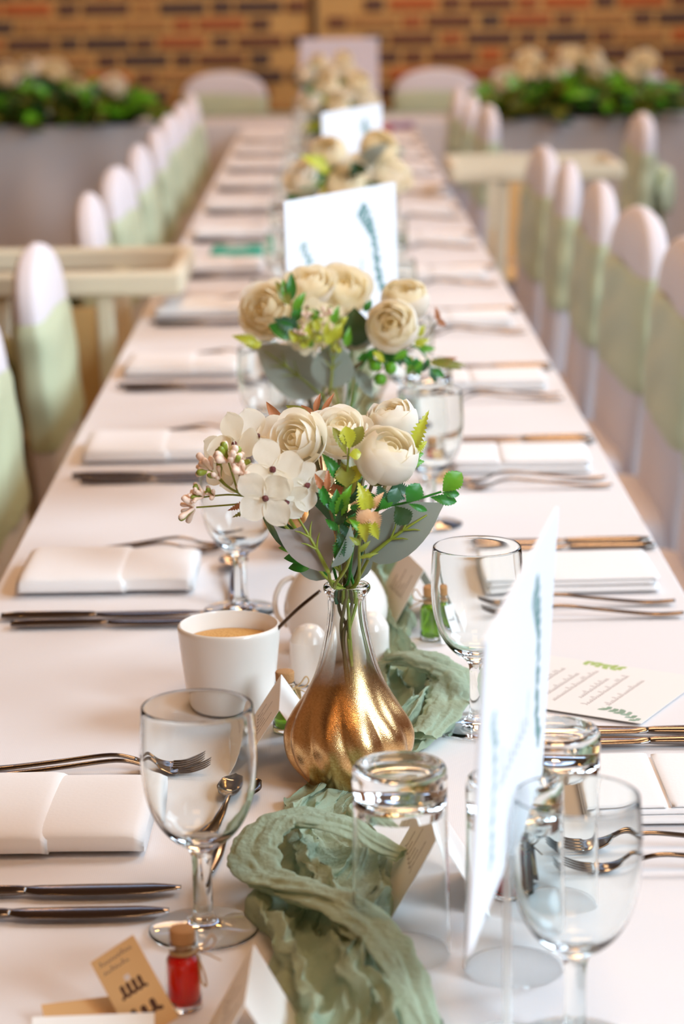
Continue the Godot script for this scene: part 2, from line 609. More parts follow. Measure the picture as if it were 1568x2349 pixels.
func sheet(w: float, h: float, thick: float, back := true) -> Geo:   # upright sheet, bottom edge centred on the origin, print on +z (and -z)
	var g := Geo.new()
	var z := thick / 2.0
	g.grid([PackedVector3Array([Vector3(-w / 2, h, z), Vector3(w / 2, h, z)]), PackedVector3Array([Vector3(-w / 2, 0, z), Vector3(w / 2, 0, z)])], false, true)
	var n := g.uv.size()
	g.grid([PackedVector3Array([Vector3(w / 2, h, -z), Vector3(-w / 2, h, -z)]), PackedVector3Array([Vector3(w / 2, 0, -z), Vector3(-w / 2, 0, -z)])], false, true)
	if not back:
		for k in range(n, g.uv.size()):
			g.uv[k] = Vector2(0.5, 0.03)
	var c := Vector3(0, h / 2, 0)
	for e in [[Vector3(-w / 2, 0, z), Vector3(-w / 2, 0, -z), Vector3(-w / 2, h, -z), Vector3(-w / 2, h, z)], [Vector3(w / 2, 0, z), Vector3(w / 2, 0, -z), Vector3(w / 2, h, -z), Vector3(w / 2, h, z)], [Vector3(-w / 2, h, z), Vector3(w / 2, h, z), Vector3(w / 2, h, -z), Vector3(-w / 2, h, -z)], [Vector3(-w / 2, 0, z), Vector3(w / 2, 0, z), Vector3(w / 2, 0, -z), Vector3(-w / 2, 0, -z)]]:
		g.poly(e, c)
	return g


func table_sign(label: String, centre: Vector3, yaw: float, lean: float, tilt: float, w: float, h: float, mat: Material) -> Node3D:
	# a printed card held by its lower edge in a clear stick on a round foot
	var o := thing("table_sign", label, "sign", Vector3(centre.x, 0, centre.z), 0.0, "printed signs on clear sticks")
	var turn := Basis(Vector3.UP, yaw) * Basis(Vector3.RIGHT, -lean) * Basis(Vector3(0, 0, 1), tilt)
	part("card", sheet(w, h, 0.0022), mat, o, Transform3D(turn, Vector3(0, centre.y, 0)))
	part("stick", Geo.new().box(Vector3(0, centre.y / 2.0 + 0.004, 0), Vector3(0.0055, centre.y + 0.004, 0.0055), 0.0008, Basis(Vector3.UP, yaw)), M.acrylic, o)
	part("grip", Geo.new().box(Vector3(0, centre.y - 0.002, 0), Vector3(0.02, 0.014, 0.007), 0.0012, Basis(Vector3.UP, yaw)), M.acrylic, o)
	part("foot", Geo.new().lathe(curve2([Vector2(0, 0.0005), Vector2(0.024, 0.0005), Vector2(0.026, 0.002), Vector2(0.024, 0.0045), Vector2(0, 0.005)], 3), 32), M.acrylic, o)
	return o


func tent_card(label: String, at: Vector3, yaw: float, tall: float, half: float, length: float, mat: Material) -> Node3D:   # ridge along local x
	var o := thing("place_card", label, "place card", at, yaw, "folded place cards along the runner")
	var slope := sqrt(tall * tall + half * half)
	var lean := atan2(half, tall)
	part("front_leaf", sheet(length, slope, 0.0006, false), mat, o, Transform3D(Basis(Vector3.RIGHT, -lean), Vector3(0, 0.0005, half)))
	part("back_leaf", sheet(length, slope, 0.0006, false), M.tent_paper, o, Transform3D(Basis(Vector3.UP, PI) * Basis(Vector3.RIGHT, -lean), Vector3(0, 0.0005, -half)))
	return o


func favour(label: String, at: Vector3, yaw: float, liquid: Material, colour: String, tag_mat: Material, tag_turn: float, tag_lean := 0.33, tag_roll := 0.0, tag_size := 1.0) -> Node3D:   # a corked glass phial with a twine bow and a paper tag
	var o := thing("favour_bottle", label, "bottle", at, yaw, "corked %s favour bottles" % colour)
	var glass := curve2([Vector2(0, 0.0006), Vector2(0.0125, 0.0004), Vector2(0.0138, 0.002), Vector2(0.0138, 0.02), Vector2(0.0138, 0.036), Vector2(0.0125, 0.041), Vector2(0.0095, 0.0445), Vector2(0.009, 0.0475), Vector2(0.0105, 0.0495), Vector2(0.0108, 0.052), Vector2(0.0096, 0.053), Vector2(0.0084, 0.0525), Vector2(0.0078, 0.048), Vector2(0.0084, 0.044), Vector2(0.0114, 0.040), Vector2(0.0127, 0.036), Vector2(0.0127, 0.02), Vector2(0.0127, 0.004), Vector2(0, 0.0035)], 2)
	shape("glass", lathe_slices(glass, 32, [[[0, glass.size() - 1]]])[0], M.bottle_glass, o)
	part("drink", Geo.new().lathe(curve2([Vector2(0, 0.0037), Vector2(0.0122, 0.0042), Vector2(0.01262, 0.006), Vector2(0.01262, 0.02), Vector2(0.01262, 0.036), Vector2(0.0113, 0.0398), Vector2(0.009, 0.0425), Vector2(0, 0.0425)], 2), 28), liquid, o)
	part("cork", Geo.new().lathe(PackedVector2Array([Vector2(0, 0.045), Vector2(0.0072, 0.045), Vector2(0.0082, 0.0535), Vector2(0.0098, 0.054), Vector2(0.0102, 0.0635), Vector2(0.0092, 0.065), Vector2(0, 0.065)]), 20), M.cork, o)
	var tw := Geo.new()
	for k in 2:
		var ring := []
		for j in 13:
			ring.append(Vector3(0.0098 * cos(TAU * j / 12), 0.0455 + 0.0015 * k, 0.0098 * sin(TAU * j / 12)))
		tw.tube(curve3(ring, 2), 0.0007, 0.0007, 5)
	part("twine_collar", tw, M.twine, o)
	var bow := Geo.new()
	bow.tube(curve3([Vector3(0.0095, 0.046, 0.002), Vector3(0.016, 0.051, 0.004), Vector3(0.022, 0.058, 0.004), Vector3(0.0255, 0.052, 0.002), Vector3(0.021, 0.046, 0.001), Vector3(0.0095, 0.0455, 0.002)], 5), 0.0008, 0.0008, 5)
	bow.tube(curve3([Vector3(0.0095, 0.046, 0.002), Vector3(0.011, 0.036, 0.008), Vector3(0.012, 0.024, 0.0125), Vector3(0.0155, 0.02, 0.012), Vector3(0.0145, 0.03, 0.0095), Vector3(0.0095, 0.0455, 0.002)], 5), 0.0008, 0.0008, 5)
	bow.tube(curve3([Vector3(0.0095, 0.046, 0.002), Vector3(0.018, 0.042, 0.001), Vector3(0.03, 0.034, 0.0)], 4), 0.0008, 0.0006, 5)
	part("twine_bow", bow, M.twine, o)
	var t := Transform3D(Basis(Vector3.UP, tag_turn) * Basis(Vector3.RIGHT, -tag_lean) * Basis(Vector3(0, 0, 1), tag_roll), Basis(Vector3.UP, tag_turn) * Vector3(0, 0.001 + 0.0115 * absf(sin(tag_roll)), 0.0146 + 0.049 * tag_size * sin(tag_lean)))
	o.scale = Vector3.ONE * 0.82
	part("paper_tag", sheet(0.023 * tag_size, 0.044 * tag_size, 0.0006, false), tag_mat, o, t)
	return o


# ---------------------------------------------------------------- flowers
func make_leaf_shapes() -> void:
	for kind in ["ovate", "round", "lance", "sage", "blunt", "fern", "floret"]:
		var n := 20 if kind in ["round", "fern", "lance"] else 10
		var rows := []
		for i in n + 1:
			var y := float(i) / n
			var w := 0.0
			var end := 0.0
			match kind:
				"ovate": w = pow(sin(PI * pow(y, 0.85)), 0.9)
				"round": w = pow(sin(PI * pow(y, 1.35)), 0.8)
				"lance": w = sin(PI * pow(y, 0.7))
				"sage": w = pow(sin(PI * pow(y, 0.78)), 0.8) * (1.0 - 0.35 * smoothstep(0.72, 1.0, y))
				"fern": w = sin(PI * pow(y, 0.62))
				"floret":
					w = pow(sin(PI * 0.97 * pow(y, 1.25) + 0.06), 0.62)
					end = 0.05
				"blunt":
					w = pow(sin(PI * 0.5 * minf(1.0, y / 0.62)), 0.8) * (1.0 - 0.12 * smoothstep(0.7, 1.0, y))
					end = 0.24
			if kind == "round":
				w *= 1.0 + (0.10 if i % 2 == 0 else -0.10)
			if kind == "fern":
				w *= 1.0 + (0.30 if i % 2 == 0 else -0.32)
			if kind == "lance":
				w *= 1.0 + (0.12 if i % 2 == 0 else -0.12)
			var r := PackedVector3Array()
			for k in 7:
				var x := (k - 3) / 3.0
				var yy := y - end * y * (1.0 - x * x) if kind == "blunt" else y - end * y * x * x * 0.5
				var z := 0.10 * sin(PI * y) + 0.10 * absf(x) * w * (0.4 if kind in ["sage", "blunt"] else 0.75) - 0.10 * y * y
				if kind in ["round", "lance", "fern", "ovate"]:
					z += 0.016 * cos(24.0 * y - 9.0 * absf(x)) * absf(x) * w + 0.03 * maxf(0.0, 0.34 - absf(x)) * w
				if kind == "floret":
					z = 0.16 * y * y - 0.05 * sin(PI * y) * (1.0 - x * x) + 0.03 * sin(5.0 * x + 9.0 * y)
				r.append(Vector3(x * w * 0.5, yy, z))
			rows.append(r)
		leaf_shape[kind] = Geo.new().grid(rows).mesh()


func leaf(parent: Node3D, kind: String, mat: String, base: Vector3, tip: Vector3, wide: float, facing: Vector3, called := "leaf") -> MeshInstance3D:
	var d := tip - base
	var long := d.length()
	d /= long
	var n := (facing - d * facing.dot(d)).normalized()
	var t := Transform3D(Basis(d.cross(n) * wide, d * long, n * long), base)
	return shape(called, leaf_shape[kind], M[mat], parent, parent.transform.affine_inverse() * t)


func vein(parent: Node3D, base: Vector3, tip: Vector3, wide: float, facing: Vector3) -> void:   # the raised midrib of a cloth leaf with four side veins
	var d := tip - base
	var n := (facing - d * facing.dot(d)).normalized()
	var s := d.normalized().cross(n)
	var at := func(f: float, x: float) -> Vector3:
		return base + d * f + s * x * wide * 0.5 + n * d.length() * (0.10 * sin(PI * f) + 0.03 * absf(x) - 0.10 * f * f + 0.012)
	var g := Geo.new()
	g.tube(PackedVector3Array([at.call(0.0, 0), at.call(0.3, 0), at.call(0.6, 0), at.call(0.86, 0)]), 0.0019, 0.0007, 6)
	for k in [[0.34, 0.5], [0.52, 0.46]]:
		for x in [-1.0, 1.0]:
			g.tube(PackedVector3Array([at.call(k[0], 0), at.call(k[0] + 0.12, x * k[1] * 0.6), at.call(k[0] + 0.17, x * k[1])]), 0.0011, 0.0003, 5)
	part("vein", g, M.stem_lime, parent, parent.transform.affine_inverse())


func twig(called: String, label: String, category: String, pts: Array, r0: float, r1: float, mat: String, group := "") -> Node3D:
	var o := thing(called, label, category, pts[0], 0.0, group)
	part("stem", Geo.new().tube(curve3(pts, 5), r0, r1, 7), M[mat], o, o.transform.affine_inverse())
	return o


func buds(o: Node3D, at: Vector3, dir: Vector3, n: int, long: float, sd: int) -> void:   # a spray of small pink buds
	rng.seed = sd
	var prof := curve2([Vector2(0, 0), Vector2(0.09, 0.1), Vector2(0.10, 0.45), Vector2(0.17, 0.72), Vector2(0.13, 0.95), Vector2(0, 1.0)], 2)
	if not petal_shape.has("bud"):
		petal_shape["bud"] = Geo.new().lathe(prof, 8).mesh()
	for k in n:
		var d := (dir + Vector3(rng.randf_range(-0.8, 0.8), rng.randf_range(-0.6, 0.8), rng.randf_range(-0.5, 0.7))).normalized()
		var b := Basis(Quaternion(Vector3.UP, d)).scaled_local(Vector3.ONE * long * rng.randf_range(0.8, 1.2))
		shape("bud", petal_shape["bud"], M["bud_pink" if rng.randf() < 0.75 else "stem_lime"], o, o.transform.affine_inverse() * Transform3D(b, at + d * 0.0012))


func make_petals() -> void:                                          # cupped petals of unit roses: an open one and a closed one, ring by ring
	var spec := {"open": [[1.0, 80.0, 47.0, 0.20], [0.87, 64.0, 47.0, 0.16], [0.71, 50.0, 46.0, 0.14], [0.55, 39.0, 50.0, 0.12], [0.39, 31.0, 58.0, 0.10], [0.22, 22.0, 75.0, 0.05]], "closed": [[1.0, 54.0, 50.0, 0.04], [0.95, 42.0, 50.0, 0.05], [0.84, 35.0, 50.0, 0.06], [0.68, 30.0, 52.0, 0.08], [0.50, 26.0, 58.0, 0.08], [0.30, 22.0, 75.0, 0.05]]}
	for how in spec:
		for k in 6:
			for variant in 2:
				var s: Array = spec[how][k]
				rng.seed = 100 * k + variant + (7 if how == "open" else 0)
				var ph := rng.randf() * TAU
				var rows := []
				for i in 10:
					var v := i / 9.0
					var r := PackedVector3Array()
					for j in 11:
						var u := (j - 5) / 5.0
						var vv := v * (1.0 - 0.2 * u * u - 0.05 * absf(sin(2.4 * u + ph)) * v)
						var th := deg_to_rad(lerpf(168.0, s[1], pow(vv, 0.8)))
						var az := deg_to_rad(s[2]) * u * (0.7 + 0.3 * sin(PI * minf(vv, 0.5)))
						var rad: float = s[0] * (1.0 + s[3] * smoothstep(0.68, 1.0, vv) + 0.05 * u + 0.02 * sin(4.0 * u + ph) * vv * vv)
						r.append(Vector3(rad * sin(th) * cos(az), rad * cos(th) * 0.92 + 0.34 * (1.0 - s[0]), -rad * sin(th) * sin(az)))
					rows.append(r)
				petal_shape["%s_%d_%d" % [how, k, variant]] = Geo.new().grid(rows).mesh()


func bloom_mesh(how: String) -> ArrayMesh:                            # a whole rose head as one mesh, for heads too far off to show their petals
	var g := Geo.new()
	var count := [5, 5, 4, 4, 3, 3]
	for k in 6:
		for c in count[k]:
			g.put(petal_shape["%s_%d_%d" % [how, k, c % 2]], Transform3D(Basis(Vector3.UP, TAU * c / count[k] + 0.7 * k), Vector3.ZERO))
	return g.mesh()


func rose(called: String, label: String, at: Vector3, dir: Vector3, r: float, how: String, stem: Array, peach := false, sd := 1, group := "") -> Node3D:
	var o := thing(called, label, "rose", at, 0.0, group)
	rng.seed = sd
	var face := Basis(Quaternion(Vector3.UP, dir.normalized())) * Basis(Vector3.UP, rng.randf() * TAU)
	var count := [5, 5, 4, 4, 3, 3]
	for k in 6:
		for c in count[k]:
			var b := face * Basis(Vector3.UP, TAU * c / count[k] + 0.7 * k + rng.randf_range(-0.15, 0.15))
			b = b * Basis(Vector3(0, 0, 1), rng.randf_range(-0.10, 0.06)) * Basis.from_scale(Vector3.ONE * r * rng.randf_range(0.95, 1.05))
			var tone := "petal_outer" if k < 2 else "petal_mid" if k < 4 else "petal_inner"
			if peach:
				tone = "petal_outer" if k < 1 else "petal_peach" if k < 5 else "petal_peach_deep"
			shape("petal", petal_shape["%s_%d_%d" % [how, k, c % 2]], M[tone], o, Transform3D(b, Vector3.ZERO))
	part("calyx", Geo.new().lathe(curve2([Vector2(0, -1.25 * r), Vector2(0.22 * r, -1.15 * r), Vector2(0.5 * r, -0.85 * r), Vector2(0.62 * r, -0.72 * r)], 3), 10), M.leaf_olive, o, Transform3D(face, Vector3.ZERO))
	var pts := [at - dir.normalized() * r * 1.1]
	pts.append_array(stem)
	part("stem", Geo.new().tube(curve3(pts, 6), 0.0015, 0.0015, 7), M.stem_brown, o, o.transform.affine_inverse())
	return o


func hydrangea(label: String, florets: Array, stem: Array, mat := "floret") -> Node3D:   # florets: [place, facing, radius]
	var o := thing("hydrangea", label, "hydrangea", stem[0])
	for f in florets:
		var at: Vector3 = f[0]
		var face := Basis(Quaternion(Vector3(0, 0, 1), (f[1] as Vector3).normalized())) * Basis(Vector3(0, 0, 1), f[3])
		var fl := Node3D.new()
		fl.name = "floret"
		o.add_child(fl, true)
		fl.transform = o.transform.affine_inverse() * Transform3D(face, at)
		for k in 4:
			var b := Basis(Vector3(0, 0, 1), k * PI / 2 + 0.12 * sin(k * 5.0 + f[3] * 9.0)) * Basis.from_scale(Vector3(f[2] * 0.95, 1.08 * f[2] * (1.0 + 0.1 * sin(k * 3.0 + f[3])), f[2]))
			shape("petal", leaf_shape["floret"], M[mat], fl, Transform3D(b, Vector3.ZERO))
		var e: float = 0.0052 if f[2] > 0.018 else 0.0026
		part("eye", Geo.new().box(Vector3(0, 0, 0.0016), Vector3(e, e, 0.004), 0.35 * e, Basis(Vector3(0, 0, 1), 0.4)), M.floret_eye, fl)
		part("stalk", Geo.new().tube(PackedVector3Array([Vector3.ZERO, Vector3(0, 0, -0.006)]), 0.0009, 0.0009, 5), M.stem_lime, fl)
	part("stem", Geo.new().tube(curve3(stem, 6), 0.0014, 0.0014, 7), M.stem_lime, o, o.transform.affine_inverse())
	return o


func bud_vase(label: String, at: Vector3) -> Node3D:
	var o := thing("bud_vase", label, "vase", at, 0.0, "gold bud vases on the runner")
	var outer: Array = [Vector2(0, 0.0), Vector2(0.030, 0.0), Vector2(0.0335, 0.0015), Vector2(0.0405, 0.0095), Vector2(0.0482, 0.022), Vector2(0.0508, 0.035), Vector2(0.0497, 0.046), Vector2(0.0445, 0.058), Vector2(0.0365, 0.071), Vector2(0.0295, 0.084), Vector2(0.0248, 0.096), Vector2(0.0216, 0.108), Vector2(0.0189, 0.120), Vector2(0.0166, 0.133), Vector2(0.0156, 0.142), Vector2(0.0153, 0.152), Vector2(0.0158, 0.157), Vector2(0.0178, 0.1592), Vector2(0.0189, 0.1615), Vector2(0.0186, 0.1642), Vector2(0.0166, 0.1655), Vector2(0.0146, 0.1645), Vector2(0.0133, 0.158), Vector2(0.0131, 0.145), Vector2(0.0142, 0.133), Vector2(0.0166, 0.12), Vector2(0.0194, 0.108), Vector2(0.0228, 0.096), Vector2(0.0278, 0.084), Vector2(0.035, 0.071), Vector2(0.046, 0.046), Vector2(0.045, 0.022), Vector2(0.03, 0.005), Vector2(0, 0.004)]
	var prof := curve2(outer, 4)
	var ribbed := func(first: int, last: int, off: float, seg: int) -> Geo:
		var rows := []
		for i in range(first, last + 1):
			var y := prof[i].y
			var amp := 0.095 * smoothstep(0.0, 0.018, y) * (1.0 - smoothstep(0.042, 0.088, y))
			var ring := PackedVector3Array()
			for j in seg:
				var t := TAU * j / seg
				var f := sqrt(pow(cos(5.0 * (t - 0.12 + 9.0 * (y - 0.02) * (1.0 - 4.0 * y))), 2.0) + 0.012) - 0.62
				var r := (prof[i].x + off) * (1.0 + amp * f)
				ring.append(Vector3(r * cos(t), y, -r * sin(t)))
			rows.append(ring)
		return Geo.new().grid(rows, true)
	part("glass_body", ribbed.call(0, prof.size() - 1, 0.0, 120), M.glass, o)
	var g: Geo = ribbed.call(2, 56, 0.00035, 240)
	wobble.seed = 5
	for q in g.v:
		var s := clampf((0.124 - q.y) / 0.052 + 0.18 * wobble.get_noise_3d(q.x * 900.0, q.y * 900.0, q.z * 900.0), 0.0, 1.0)
		g.col.append(Color(1, 1, 1, pow(s, 1.3)))
	part("gold_paint", g, M.gold, o)
	return o


# ---------------------------------------------------------------- chairs, cloths
func chair_ring(y: float, a: float, b: float, x0: float, n: int, power: float, ripple: float, sd: float) -> PackedVector3Array:
	var r := PackedVector3Array()
	for j in n:
		var t := TAU * j / n
		var c := cos(t)
		var s := sin(t)
		var w := 1.0 + ripple * sin(t * 11.0 + sd + 1.5 * sin(t * 3.0))
		r.append(Vector3(x0 + signf(c) * pow(absf(c), power) * b * w, y, -signf(s) * pow(absf(s), power) * a * w))
	return r


func make_chair(label: String, at: Vector3, turn: float, group: String) -> Node3D:   # faces local +x, origin on the floor under the backrest
	var o := thing("covered_chair", label, "chair", at, turn, group)
	var rows := []
	for i in 41:                                                       # backrest in its cover, with a rounded top, flaring to the floor
		var y := 0.92 * (1.0 - pow(1.0 - i / 40.0, 1.6))
		var top := clampf((y - 0.73) / 0.19, 0.0, 1.0)
		var a := 0.208 * pow(maxf(0.0, 1.0 - pow(top, 4.2)), 0.52) + 0.012 * (1.0 - smoothstep(0.0, 0.5, y))
		var b := 0.032 * pow(maxf(0.0, 1.0 - pow(top, 5.0)), 0.5) + 0.02 * (1.0 - smoothstep(0.0, 0.5, y))
		rows.append(chair_ring(y, maxf(a, 0.002), maxf(b, 0.002), -0.085 * maxf(0.0, y - 0.45), 56, 0.55, 0.035 * (1.0 - smoothstep(0.1, 0.55, y)), 0.3))
	part("back_cover", Geo.new().grid(rows, true), M.chair_cover, o)
	rows = []
	for q in [[0.0, 0.225, 0.225, 0.05], [0.12, 0.22, 0.22, 0.045], [0.28, 0.21, 0.21, 0.03], [0.42, 0.205, 0.205, 0.006], [0.445, 0.20, 0.20, 0.0], [0.462, 0.18, 0.18, 0.0], [0.466, 0.10, 0.10, 0.0], [0.466, 0.001, 0.001, 0.0]]:
		rows.append(chair_ring(q[0], q[1], q[2], 0.20, 72, 0.35, q[3], 2.0))
	part("seat_cover", Geo.new().grid(rows, true), M.chair_cover, o)
	rows = []
	for i in 14:                                                       # the sash tied round the backrest
		var f := i / 13.0
		var y := lerpf(0.59, 0.81, f)
		var edge := 0.006 * sqrt(maxf(0.0, 1.0 - pow(2.0 * f - 1.0, 8.0))) + 0.001
		var top := clampf((y - 0.73) / 0.19, 0.0, 1.0)
		var a := 0.208 * pow(maxf(0.0, 1.0 - pow(top, 4.2)), 0.52) + edge
		var r := chair_ring(y, a, 0.032 * pow(maxf(0.0, 1.0 - pow(top, 5.0)), 0.5) + edge, -0.085 * (y - 0.45), 72, 0.55, 0.0, 0.0)
		for j in r.size():
			r[j] += (r[j] - Vector3(-0.03, r[j].y, 0)).normalized() * 0.004 * sin(9.0 * y * TAU + 2.0 * sin(r[j].z * 14.0))
			r[j].y += 0.008 * sin(r[j].z * 13.0 + 1.0)
		rows.append(r)
	part("sash", Geo.new().grid(rows, true), M.sash, o)
	var bow := Geo.new()
	for s in [-1.0, 1.0]:
		rows = []
		for i in 13:
			var f := i / 12.0
			var w := 0.022 + 0.055 * sin(PI * f)
			var x := -0.075 - 0.035 * sin(PI * f)
			var ring := PackedVector3Array()
			for j in 12:
				var t := TAU * j / 12
				ring.append(Vector3(x + 0.022 * sin(PI * f) * sin(t) + 0.006 * sin(t), 0.68 + w * cos(t) - 0.03 * f * f, s * (0.012 + 0.135 * f)))
			rows.append(ring)
		bow.grid(rows, true, s < 0)
	part("bow", bow, M.sash, o)
	part("knot", Geo.new().box(Vector3(-0.082, 0.68, 0), Vector3(0.04, 0.055, 0.05), 0.014), M.sash, o)
	for s in [-1.0, 1.0]:
		rows = []
		for i in 15:
			var f := i / 14.0
			var ring := PackedVector3Array()
			for j in 12:
				var t := TAU * j / 12
				var w := 0.02 + 0.055 * f
				ring.append(Vector3(-0.085 - 0.035 * f + 0.006 * sin(t) + 0.012 * sin(3.0 * t + 5.0 * f), 0.665 - 0.50 * f, s * (0.02 + 0.06 * f) + w * cos(t)))
			rows.append(ring)
		part("sash_tail", Geo.new().grid(rows, true), M.sash, o)
	return o


func draped_cloth(x0: float, x1: float, z0: float, z1: float, drop: float, fine: float, sd: int) -> Geo:   # cloth over a table top, hanging on all sides
	wobble.seed = sd
	wobble.frequency = 0.01
	var g := Geo.new()
	var xs := []
	var n := int((x1 - x0) / fine)
	for i in n + 1:
		xs.append(lerpf(x0, x1, float(i) / n))
	var rows := []
	var m := int((z1 - z0) / fine)
	var height := func(x: float, z: float) -> float:
		var y := 0.0009 * wobble.get_noise_2d(x * 130.0, z * 130.0) + 0.0005 * wobble.get_noise_2d(x * 90.0 + 500.0, z * 700.0)
		for c in [-1.66, -2.13, -2.66, -3.32, -4.05, -4.8, -5.5, -6.3, -7.1, -8.0]:
			var d: float = (z - c - 0.015 * x + 0.006 * sin(x * 17.0 + c)) / 0.007
			y += 0.0011 * exp(-d * d) * (0.6 + 0.5 * sin(x * 8.0 + c * 5.0))
		var e := (x - 0.012 - 0.004 * sin(z * 5.0)) / 0.006
		y += 0.0009 * exp(-e * e)
		return y - 0.0012
	var out := 0.004
	for k in m + 1:
		var z := lerpf(z0, z1, float(k) / m)
		var r := PackedVector3Array()
		for x in xs:
			r.append(Vector3(x, height.call(x, z), z))
		rows.append(r)
	g.grid(rows, false, true)
	# the hanging part, walked round the edge
	var rim := []
	var nz := int((z1 - z0) / 0.03)
	var nx := int((x1 - x0) / 0.03)
	for k in nz:
		rim.append([Vector3(x0, 0, lerpf(z0, z1, float(k) / nz)), Vector3(-1, 0, 0)])
	for k in nx:
		rim.append([Vector3(lerpf(x0, x1, float(k) / nx), 0, z1), Vector3(0, 0, 1)])
	for k in nz:
		rim.append([Vector3(x1, 0, lerpf(z1, z0, float(k) / nz)), Vector3(1, 0, 0)])
	for k in nx:
		rim.append([Vector3(lerpf(x1, x0, float(k) / nx), 0, z0), Vector3(0, 0, -1)])
	rows = []
	for f in [0.0, 0.008, 0.02, 0.05, 0.12, 0.25, 0.4, 0.55, 0.7, 0.85, 1.0]:
		var r := PackedVector3Array()
		for k in rim.size():
			var p: Vector3 = rim[k][0]
			var d: Vector3 = rim[k][1]
			var s := k * 0.03
			var wave := (0.5 + 0.5 * sin(s * 21.0 + 1.8 * sin(s * 4.3 + sd))) * 0.03 * smoothstep(0.03, 0.6, f)
			var y := height.call(clampf(p.x, x0, x1), p.z) as float
			r.append(p + d * (out * minf(1.0, f * 60.0) + wave) + Vector3(0, y * (1.0 - minf(1.0, f * 30.0)) - drop * f, 0))
		rows.append(r)
	g.grid(rows, true)
	return g


func trestle(label: String, at: Vector3, turn: float, long: float, wide: float) -> Node3D:
	var o := thing("trestle_table", label, "table", at, turn, "trestle tables under white cloths")
	part("table_top", Geo.new().box(Vector3(0, -0.018, 0), Vector3(wide, 0.026, long), 0.004), M.table_wood, o)
	for z in [-1.0, 1.0]:
		for x in [-1.0, 1.0]:
			part("leg", Geo.new().box(Vector3(x * (wide / 2 - 0.06), (FLOOR - 0.03) / 2, z * (long / 2 - 0.25)), Vector3(0.03, -FLOOR - 0.032, 0.03), 0.004), M.dark_metal, o)
	return o


func runner_mesh() -> Geo:                                             # a gathered length of gauze that wanders down the table
	wobble.seed = 21
	wobble.frequency = 0.01
	# centre x, z, half width, height
	var way: Array = [[0.012, -1.16, 0.048, 0.036], [0.008, -1.28, 0.047, 0.040], [0.0, -1.38, 0.044, 0.042], [-0.014, -1.455, 0.038, 0.040], [-0.010, -1.52, 0.050, 0.036], [-0.008, -1.585, 0.048, 0.030], [-0.014, -1.65, 0.034, 0.028], [-0.004, -1.72, 0.034, 0.016], [0.012, -1.78, 0.04, 0.010], [0.036, -1.84, 0.036, 0.020], [0.062, -1.90, 0.034, 0.036], [0.068, -1.975, 0.036, 0.036], [0.06, -2.06, 0.026, 0.028], [0.05, -2.16, 0.022, 0.026], [0.048, -2.30, 0.026, 0.042], [0.05, -2.42, 0.024, 0.034], [0.02, -2.6, 0.04, 0.014], [0.0, -2.8, 0.03, 0.028], [0.02, -3.1, 0.03, 0.03], [0.04, -3.5, 0.03, 0.03], [0.03, -4.1, 0.03, 0.02], [0.05, -5.0, 0.03, 0.03], [0.04, -6.2, 0.03, 0.025], [0.05, -7.6, 0.03, 0.03], [0.04, -9.0, 0.03, 0.03], [0.04, -10.0, 0.03, 0.02]]
	var line := []
	var size := []
	for q in way:
		line.append(Vector3(q[0], 0, q[1]))
		size.append(Vector3(q[2], q[3], 0))
	var centre := PackedVector3Array()
	var grade := PackedVector3Array()
	for i in line.size() - 1:
		var steps := maxi(4, int(line[i].distance_to(line[i + 1]) / (0.0035 if line[i].z > -2.5 else 0.016)))
		for k in steps:
			var f := float(k) / steps
			centre.append(line[i].cubic_interpolate(line[i + 1], line[maxi(i - 1, 0)], line[mini(i + 2, line.size() - 1)], f))
			grade.append(size[i].lerp(size[i + 1], smoothstep(0.0, 1.0, f)))
	var rows := []
	var s := 0.0
	for i in centre.size() - 1:
		var d := (centre[i + 1] - centre[maxi(i - 1, 0)]).normalized()
		s += centre[i].distance_to(centre[i + 1])
		var side := Vector3(-d.z, 0, d.x)
		var r := PackedVector3Array()
		var w := grade[i].x
		var h := grade[i].y
		var twist := s * 7.0 + 4.0 * wobble.get_noise_2d(s * 260.0, 3.0)
		for j in 90:
			var c := (j - 44.5) / 44.5
			var n1 := wobble.get_noise_2d(s * 420.0 + 40.0 * c, c * 90.0 + 60.0)
			var n2 := wobble.get_noise_2d(s * 900.0 - 90.0 * c, c * 260.0)
			var n3 := wobble.get_noise_2d(s * 2600.0, c * 700.0 + 31.0)
			var a1 := c * 6.4 + twist + 3.2 * n1
			var a2 := c * 17.0 - s * 34.0 + 5.0 * n2
			var fold := 0.5 + 0.5 * sin(a1)
			fold = 1.0 - pow(1.0 - fold, 1.7)
			var dome := pow(maxf(0.0, 1.0 - pow(absf(c), 3.2)), 0.7)
			var y := h * 0.86 * dome * (0.30 + 0.62 * fold + 0.11 * (1.0 - 2.0 * absf(sin(a2 * 0.5)))) + 0.0011 * n3 * (0.3 + dome)
			y += (0.006 * absf(sin(s * 95.0 + 3.0 * n1)) + 0.003 * absf(n3)) * smoothstep(0.78, 1.0, absf(c)) * (1.0 - smoothstep(0.97, 1.0, absf(c)) * 0.6)
			var across := c * w * (1.0 + 0.28 * n1) + w * 0.20 * cos(a1) * dome + w * 0.07 * cos(a2) * dome
			across += 0.006 * sin(s * 60.0 + 2.0 * n2) * pow(absf(c), 3.0) * signf(c)
			r.append(centre[i] + side * across + Vector3(0, maxf(0.0008, y), 0))
		rows.append(r)
	return Geo.new().grid(rows)


